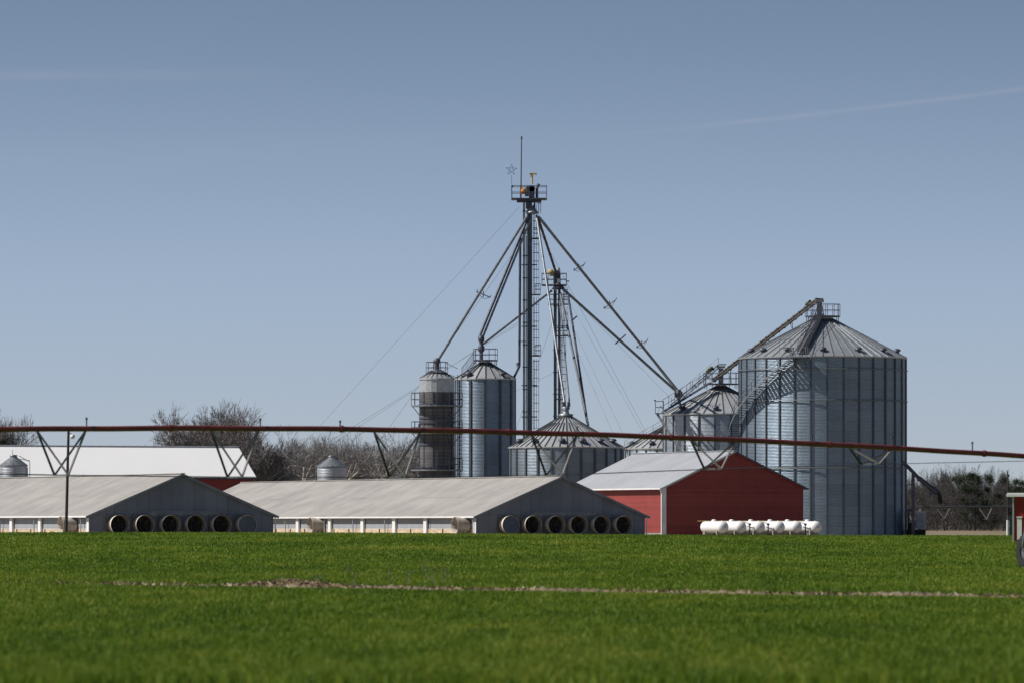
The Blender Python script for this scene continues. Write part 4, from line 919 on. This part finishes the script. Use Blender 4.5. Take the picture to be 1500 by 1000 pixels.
# ---------------------------------------------------------------- pivot irrigators
def pivot(label, p0, ux, s0, s1, zf, struts, tower_s, k, off, rodz, posts, sub=1.0):
    u = Vector((ux[0], ux[1], 0)).normalized(); v = Vector((-u.y, u.x, 0)); org = Vector((p0[0]+u.x*tower_s[0], p0[1]+u.y*tower_s[0], 0)); org.z = gzf(org.x, org.y)
    r = thing('irrigation_pivot', label, 'irrigation boom', org, 0, 'wheeled irrigation booms'); Q = lambda s, z, w=0: Vector((p0[0], p0[1], 0))+u*s+v*w+Vector((0, 0, z))-org
    m = MB(); n = 60; R0 = .085*k; ss = [s0+(s1-s0)*i/n for i in range(n+1)]
    m.path([Q(s, zf(s)) for s in ss], R0, 12); s = s0+1.1
    while s < s1: m.bar(Q(s-.05, zf(s-.05)), Q(s+.05, zf(s+.05)), R0*1.28, 12); s += 5.75
    m.build('main_pipe', MAT['pipe'] if k == 1 else MAT['galv_dark'], r)
    pipe_top = lambda s: zf(s)-.06
    half = .62
    for (s, z) in struts:
        for w in (-half, half):
            for ds in (-.79, .79):
                m = MB(); m.beam(Q(s+ds, pipe_top(s+ds)), Q(s, z, w), .052*sub, .052*sub); m.build('strut', MAT['strut_grey'] if (w < 0) else MAT['strut_dark'], r)  # near-side struts take the paler grey, far-side ones the darker
        m = MB(); m.beam(Q(s, z, -half), Q(s, z, half), .045*sub, .045*sub); m.build('cross_bar', MAT['galv'], r)
    for w in (-half, half):
        pts = [Q(tower_s[0], zf(tower_s[0])-.05, w*.1)]+[Q(s, z, w) for s, z in struts]+[Q(tower_s[1], zf(tower_s[1])-.05, w*.1)]
        m = MB(); m.path(pts, .011*sub, 5); m.build('truss_rod', MAT['galv_dark'], r)
    for s, h in posts:
        m = MB(); m.bar(Q(s, zf(s)+R0*.8), Q(s, zf(s)+R0+h), .022*sub, 5); m.bar(Q(s, zf(s)+R0+h-.07), Q(s, zf(s)+R0+h), .04*sub, 6); m.build('sprinkler', MAT['galv_dark'], r)
    for ts in tower_s:
        g = lambda w: gzf(*((Vector((p0[0], p0[1], 0))+u*ts+v*w)[:2]))
        B = 2.05
        for ds in (-.9, .9):
            for w in (-B, B):
                m = MB(); m.beam(Q(ts+ds*.9, zf(ts)-.05), Q(ts+ds*.15, g(w)+.75, w), .08, .08); m.build('tower_leg', MAT['galv'], r)
        m = MB(); m.beam(Q(ts, g(-B)+.72, -B-.2), Q(ts, g(B)+.72, B+.2), .14, .16); m.build('base_beam', MAT['galv_dark'], r)
        for w in (-B, B):
            m = MB(); M = Matrix((v, Vector((0, 0, 1)), u)).transposed(); c = Q(ts+.05, g(w)+.585, w)
            m.lathe([(.30, -.13), (.50, -.16), (.585, -.12), (.585, .12), (.50, .16), (.30, .13), (.30, -.13)], 36, c, axis=M)
            for i in range(24): a = 2*PI*i/24; m.box(c+M @ Vector((.59*math.cos(a), .59*math.sin(a), 0)), (.05, .05, .24), M @ Matrix.Rotation(a, 3, 'Z'))
            wh = m.build('wheel', MAT['rubber'], r); m = MB(); m.lathe([(.001, -.05), (.30, -.09), (.30, .09), (.001, .05)], 24, c, axis=M); m.build('rim', MAT['galv'], wh)
            m = MB(); m.bar(c, Q(ts, g(w)+.72, w), .08, 8); m.build('gearbox', MAT['galv_dark'], r)
    return r
zfA = lambda s: 4.52-.00105*(s-9.5)**2+.008*math.sin(s*1.3)
pivot('wheeled irrigation boom with a dark red pipe across the whole view', (-15.7, 174.0), (.91, .41), -18.5, 42.0, zfA,
      [(-15.1, 3.62), (-9.3, 3.30), (-3.5, 3.12), (2.03, 3.04), (7.75, 3.0), (13.25, 3.02), (18.7, 3.10), (24.35, 3.32), (30.1, 3.50)], (-18.3, 37.1), 1, 0, None,
      [(2.85, .26), (8.6, .24), (11.3, .18), (14.0, .12), (19.5, .16), (27.95, .18), (30.9, .30), (33.9, .28), (-4, .2)])
zfB = lambda s: 3.72-.0012*(s-12)**2
pivot('distant irrigation boom with pale trusses before the right-hand woods', (43.9, 628.0), (.985, .17), 0, 30.0, zfB,
      [(3.8, 2.35), (8.6, 2.3), (13.2, 2.35), (17.6, 2.5)], (.4, 27.5), .9, 0, None, [], 1.15)

# ---------------------------------------------------------------- unloading auger and cabin right of the big bin
def auger():
    d = 606; o = P(1337, 786, d); o.z = .4; r = thing('unloading_auger', 'dark sloping discharge auger at the right foot of the biggest bin', 'auger', o); q = lambda px, py, dy=0: P(px, py, d)-o+Vector((0, dy, 0))
    m = MB(); m.path([q(1322, 676), q(1331, 684), q(1345, 699)], .2, 10); m.path([q(1345, 699), q(1364, 714)], .27, 10); m.bar(q(1364, 714), q(1373, 721), .33, 10); m.build('auger_tube', MAT['galv_dark'], r)
    m = MB(); m.path([q(1371, 718.5), q(1376, 723), q(1378, 737)], .23, 10); m.build('spout', MAT['dark'], r)
    m = MB(); m.box(q(1363, 723), (.35, .4, .35)); m.build('motor', MAT['galv_dark'], r)
    m = MB(); m.box(q(1337.5, 740), (.32, .32, (786-692)*d/F)); m.build('support_post', MAT['galv_dark'], r)
    m = MB(); m.box(q(1333, 749), (1.0, .3, .15)); m.box(q(1333, 709), (.9, .1, .1)); m.build('brace', MAT['galv_dark'], r)
    o2 = P(1347, 786, 609); o2.z = .4; r = thing('equipment_cabin', 'pale grey equipment cabin on a dark skid beside the auger post', 'cabin', o2)
    q2 = lambda px, py, dy=0: P(px, py, 609)-o2+Vector((0, dy, 0))
    m = MB(); m.box(q2(1348.5, 761.5), (.98, 1.6, 1.75)); c = m.build('cabin_body', MAT['cabin'], r)
    m = MB(); m.box(q2(1348.5, 761.5, -.82), (.5, .05, 1.3)); m.build('door', MAT['galv'], c)
    m = MB(); m.box(q2(1348.5, 749.2), (1.1, 1.75, .1)); m.build('cabin_roof', MAT['galv_light'], c)
    m = MB(); m.box(q2(1342, 781), (1.9, 1.9, .9)); m.box(q2(1336, 770), (.6, 1.2, .7)); m.build('skid', MAT['dark'], r)
    m = MB(); m.bar(q2(1331, 776), q2(1331, 747), .1, 8); m.bar(q2(1328, 747), q2(1340, 747), .12, 8); m.build('pipework', MAT['galv_dark'], r)
auger()

# ---------------------------------------------------------------- red shed at the right edge
def shed():
    d = 338; o = P(1483, 0, d); g = gzf(o.x, d)-.02; z = lambda y: P(0, y, d).z-g; r = thing('red_shed', 'small bright red shed with a flat white roof at the right edge', 'shed', (o.x, d, g), R_(-7))
    Wd = 4.2; H = z(727)
    m = MB(); m.box((Wd/2+.08, 1.6, H/2-.1), (Wd, 3.2, H+.2)); m.build('wall', MAT['red2'], r)
    m = MB(); m.box((Wd/2-.05, 1.6, H+.10), (Wd+.62, 3.8, .17)); m.box((Wd/2-.05, 1.6, H+.21), (Wd+.5, 3.6, .05)); m.build('roof', MAT['white'], r)
    m = MB(); m.box((.05, -.04, H/2), (.10, .12, H)); m.build('corner_board', MAT['galv_light'], r)
    m = MB(); m.box((.42, -.06, z(773)), (.28, .08, (790-756)*d/F)); m.box((.42, -.07, z(756.5)), (.36, .12, .07)); m.build('door_frame', MAT['white'], r)
    m = MB(); m.box((1.05, -.04, z(774)), (.98, .06, (790-757)*d/F-.05)); dd = m.build('door', MAT['red2'], r)
    m = MB(); m.box((1.4, -.09, z(775)), (.06, .06, .14)); m.build('handle', MAT['galv_dark'], dd)
    m = MB(); m.box((Wd/2, -.12, -.02), (Wd+.4, .5, .12)); m.build('footing', MAT['concrete'], r)
shed()
g = P(1476, 0, 415); gz0 = gzf(g.x, 415); r = thing('marker_post', 'short white post with a dark top just left of the red shed', 'post', (g.x, 415, gz0))
m = MB(); m.bar((0, 0, -.1), (0, 0, 1.2), .09, 10); m.box((.1, 0, .9), (.08, .08, .5)); m.build('post', MAT['white'], r)
m = MB(); m.bar((0, 0, 1.2), (.02, 0, 1.55), .04, 8); m.box((.25, .1, .7), (.25, .2, 1.5)); m.build('meter_box', MAT['galv_dark'], r)

# ---------------------------------------------------------------- trees
def branch_mesh(seed, H, spread, mb_trunk, mb_crown, levels=6, trunk_frac=.22, rr=.24, twig=.022, up=.25, droop=0.0, kids=(3, 4), forks=None):
    rnd = random.Random(seed)
    def grow(p, dirv, L, rad, lv):
        segs = 3 if lv < 3 else 2; q = p; dv = dirv.copy()
        for s in range(segs):
            dv = (dv+Vector((rnd.gauss(0, .13), rnd.gauss(0, .13), rnd.gauss(0, .10)+(up*.22 if lv > 0 else 0)-droop*.1*lv))).normalized()
            e = q+dv*L/segs; r2 = rad*(1-.3*(s+1)/segs)
            if lv <= 2: mb_trunk.bar(q, e, rad*(1-.3*s/segs), 6, r2, cap=False)
            elif lv <= 3: mb_crown.bar(q, e, max(rad, twig*1.2), 3, max(r2, twig), cap=False, smooth=False)
            else:
                a = dv.cross(Vector((rnd.gauss(0, 1), rnd.gauss(0, 1), rnd.gauss(0, 1)))).normalized()*max(rad, twig)
                mb_crown.add([q-a, q+a, e+a*.6, e-a*.6], [(0, 1, 2, 3)])
            q = e
            if lv < levels and s < segs-1 and lv > 0:
                side = dv.cross(Vector((rnd.gauss(0, 1), rnd.gauss(0, 1), rnd.gauss(0, 1)))).normalized()
                grow(q, (dv*.6+side*.8).normalized(), L*rnd.uniform(.5, .72), r2*.55, lv+1)
        if lv < levels:
            for k in range(rnd.randint(*kids)):
                side = dv.cross(Vector((rnd.gauss(0, 1), rnd.gauss(0, 1), rnd.gauss(0, 1)))).normalized()
                sp_ = spread*(1.0 if lv == 0 else .75)
                grow(q, (dv+side*sp_*rnd.uniform(.6, 1.2)).normalized(), L*(rnd.uniform(.62, .85) if lv else rnd.uniform(.9, 1.25)), r2*(.68 if k else .8), lv+1)
    grow(Vector((0, 0, -.3)), Vector((rnd.gauss(0, .04), 0, 1)).normalized(), H*trunk_frac, rr, 0)
def tree_proto(seed, mt, mc, **k):
    a = MB(); b = MB(); branch_mesh(seed, 10.0, k.pop('spread', .8), a, b, **k)
    zs_ = sorted(v.z for v in b.v); top = zs_[int(.975*len(zs_))]*1.05; sc = 10.0/top
    for mb in (a, b): mb.v = [v*sc for v in mb.v]
    r = thing('bare_tree', 'x', 'tree'); a.build('trunk', mt, r); b.build('crown', mc, r); return r
protos = {}
def proto(key):
    if key in protos: return protos[key], True
    kind, seed = key
    if kind == 'oak': p = tree_proto(seed, MAT['bark'], MAT['twig'], spread=.78, levels=6, twig=.013, kids=(3, 4), trunk_frac=.19, up=.45)
    elif kind == 'dense': p = tree_proto(seed, MAT['bark'], MAT['twig'], spread=.6, levels=6, twig=.012, kids=(2, 3), trunk_frac=.24, up=.5)
    elif kind == 'dark': p = tree_proto(seed, MAT['bark'], MAT['twig_dark'], spread=.6, levels=6, twig=.013, kids=(2, 3), trunk_frac=.24, up=.5)
    elif kind == 'pale': p = tree_proto(seed, MAT['pale_bark'], MAT['pale_twig'], spread=.9, levels=6, twig=.012, kids=(2, 3), trunk_frac=.22, rr=.26)
    protos[key] = p; return p, False
used = set()
def tree(kind, seed, px, d, ytop, wide, label, group=None, cat='tree'):
    p, ex = proto((kind, seed)); key = (kind, seed)
    t = p if key not in used else copy_tree(p); used.add(key)
    x = (px-750)*d/F; g = gzf(x, d); H = P(0, ytop, d).z-g; t.location = (x, d, g); t.scale = (H/10*wide, H/10*wide, H/10); t.rotation_euler = (0, 0, random.uniform(0, 6.28)); t['label'] = label
    if group: t['group'] = group
    return t
tree('oak', 1, 4, 745, 610, .6, 'bare tree at the left edge rising above the white roof')
tree('oak', 2, 264, 760, 614, .85, 'bare spreading tree above the white roof, left of the pair')
tree('oak', 3, 338, 750, 609, .9, 'bare spreading tree above the right end of the white roof')
tree('oak', 1, 302, 765, 608, .85, 'bare spreading tree above the white roof, between two others')
tree('oak', 2, 385, 770, 638, .8, 'smaller bare tree just right of the white roof end')
tree('pale', 11, 474, 752, 634, 1.1, 'pale-barked bare tree behind the small feed bin')
tree('pale', 12, 526, 760, 638, 1.2, 'pale-barked bare tree leaning right of the small feed bin')
random.seed(21)
gl = 'bare brown trees of the wood behind the left buildings'; nn = 0
for row, (d, yt, step, kind) in enumerate(((775, 652, 19, 'dense'), (805, 646, 17, 'dense'), (850, 650, 15, 'dark'))):
    px = 345+row*7
    while px < 665:
        if px < 380 and row == 0: px += step; continue
        y_ = yt+random.uniform(-6, 10)+(16 if px < 400 else 0)
        tree(kind, 20+random.randint(0, 1)+(10 if kind == 'dark' else 0), px+random.uniform(-4, 4), d+random.uniform(-8, 8), y_, random.uniform(.6, .8), 'bare brown tree within the wood behind the feed bin and dryer', gl); px += step
for px in (-60, -25, 60, 105, 150, 195, 215, 240, 300, 355): tree('dense', 20+px % 2, px, 815+px*.05, 668+random.uniform(-4, 8), .8, 'low bare tree hidden behind the white-roofed barn', 'low bare trees behind the white roof')
gl2 = 'bare trees of the wood at the right'
for row, (d, yt, step) in enumerate(((860, 706, 17), (885, 696, 15), (915, 690, 14))):
    px = 1318+row*5
    while px < 1580:
        bump = 6*math.sin((px-1300)*.045)+(8 if px > 1470 else 0)
        tree('dark', 30+random.randint(0, 1), px+random.uniform(-4, 4), d+random.uniform(-8, 8), yt+bump+random.uniform(-5, 6), random.uniform(.65, .85), 'bare dark tree within the wood right of the biggest bin', gl2); px += step
def evergreen(label, px, d, ytop, w):
    rnd = random.Random(px); x = (px-750)*d/F; g = gzf(x, d); H = P(0, ytop, d).z-g; r = thing('evergreen_tree', label, 'tree', (x, d, g))
    m = MB(); m.bar((0, 0, -.2), (0, 0, H*.9), .16, 7, .05); m.build('trunk', MAT['twig_dark'], r); m = MB()
    clumps = [(Vector((rnd.gauss(0, w*.33), rnd.gauss(0, w*.33), H*rnd.uniform(.15, .92))), rnd.uniform(.5, 1.1)) for _ in range(40)]
    for c, cr in clumps:
        cr *= 1.25-.6*c.z/H
        for k in range(230):
            dv = Vector((rnd.gauss(0, 1), rnd.gauss(0, 1), rnd.gauss(0, .7))).normalized(); p = c+dv*cr*rnd.random()**.5; a = Vector((rnd.gauss(0, 1), rnd.gauss(0, 1), rnd.gauss(0, 1))).normalized(); b_ = a.cross(dv).normalized()
            m.add([p, p+a*.28+b_*.05, p+a*.3-b_*.05], [(0, 1, 2)])
    m.build('crown', MAT['needle'], r)
evergreen('dark evergreen rising above the right-hand wood', 1428, 850, 683, 4.5)
evergreen('dark evergreen at the right edge behind the red shed', 1494, 850, 698, 4.0)
evergreen('small dark evergreen at the left edge beside the white roof', 3, 735, 634, 1.6)
def brush(name, label, pa, pb, d0, d1, h, n, mat, seed):
    rs = np.random.RandomState(seed); y = rs.uniform(d0, d1, n); px = rs.uniform(pa, pb, n); x = (px-750)*y/F; g = gz(x, y)
    hh = h*(.6+.4*np.sin(px*.11)*np.sin(px*.037+1)+.25*rs.rand(n)); hh = np.maximum(hh, h*.5); z = g+hh*rs.rand(n)**.8
    a = rs.normal(0, .9, n); L = rs.uniform(.2, .55, n); ds = np.stack([np.sin(a), rs.normal(0, .4, n), np.cos(a)], -1)*L[:, None]; w = np.stack([np.ones(n)*.015, rs.normal(0, .01, n), rs.normal(0, .01, n)], -1)
    c = np.stack([x, y, z], -1); V = np.stack([c-w, c+w, c+ds+w*.4, c+ds-w*.4], 1).reshape(-1, 3)
    me = bpy.data.meshes.new(name); me.from_pydata(V.tolist(), [], np.arange(n*4).reshape(-1, 4).tolist()); me.materials.append(mat); o = bpy.data.objects.new(name, me); C.link(o); tag(o, label, 'undergrowth', kind='stuff')
brush('undergrowth', 'brown tangled undergrowth below the left wood', 320, 680, 770, 860, 7.0, 130000, MAT['twig'], 1)
brush('undergrowth', 'dark tangled undergrowth below the right wood', 1310, 1590, 850, 930, 7.5, 170000, MAT['twig_dark'], 2)
brush('far_wood', 'far brown wood closing the horizon', -150, 1700, 1000, 1060, 8.5, 90000, MAT['twig_dark'], 3)
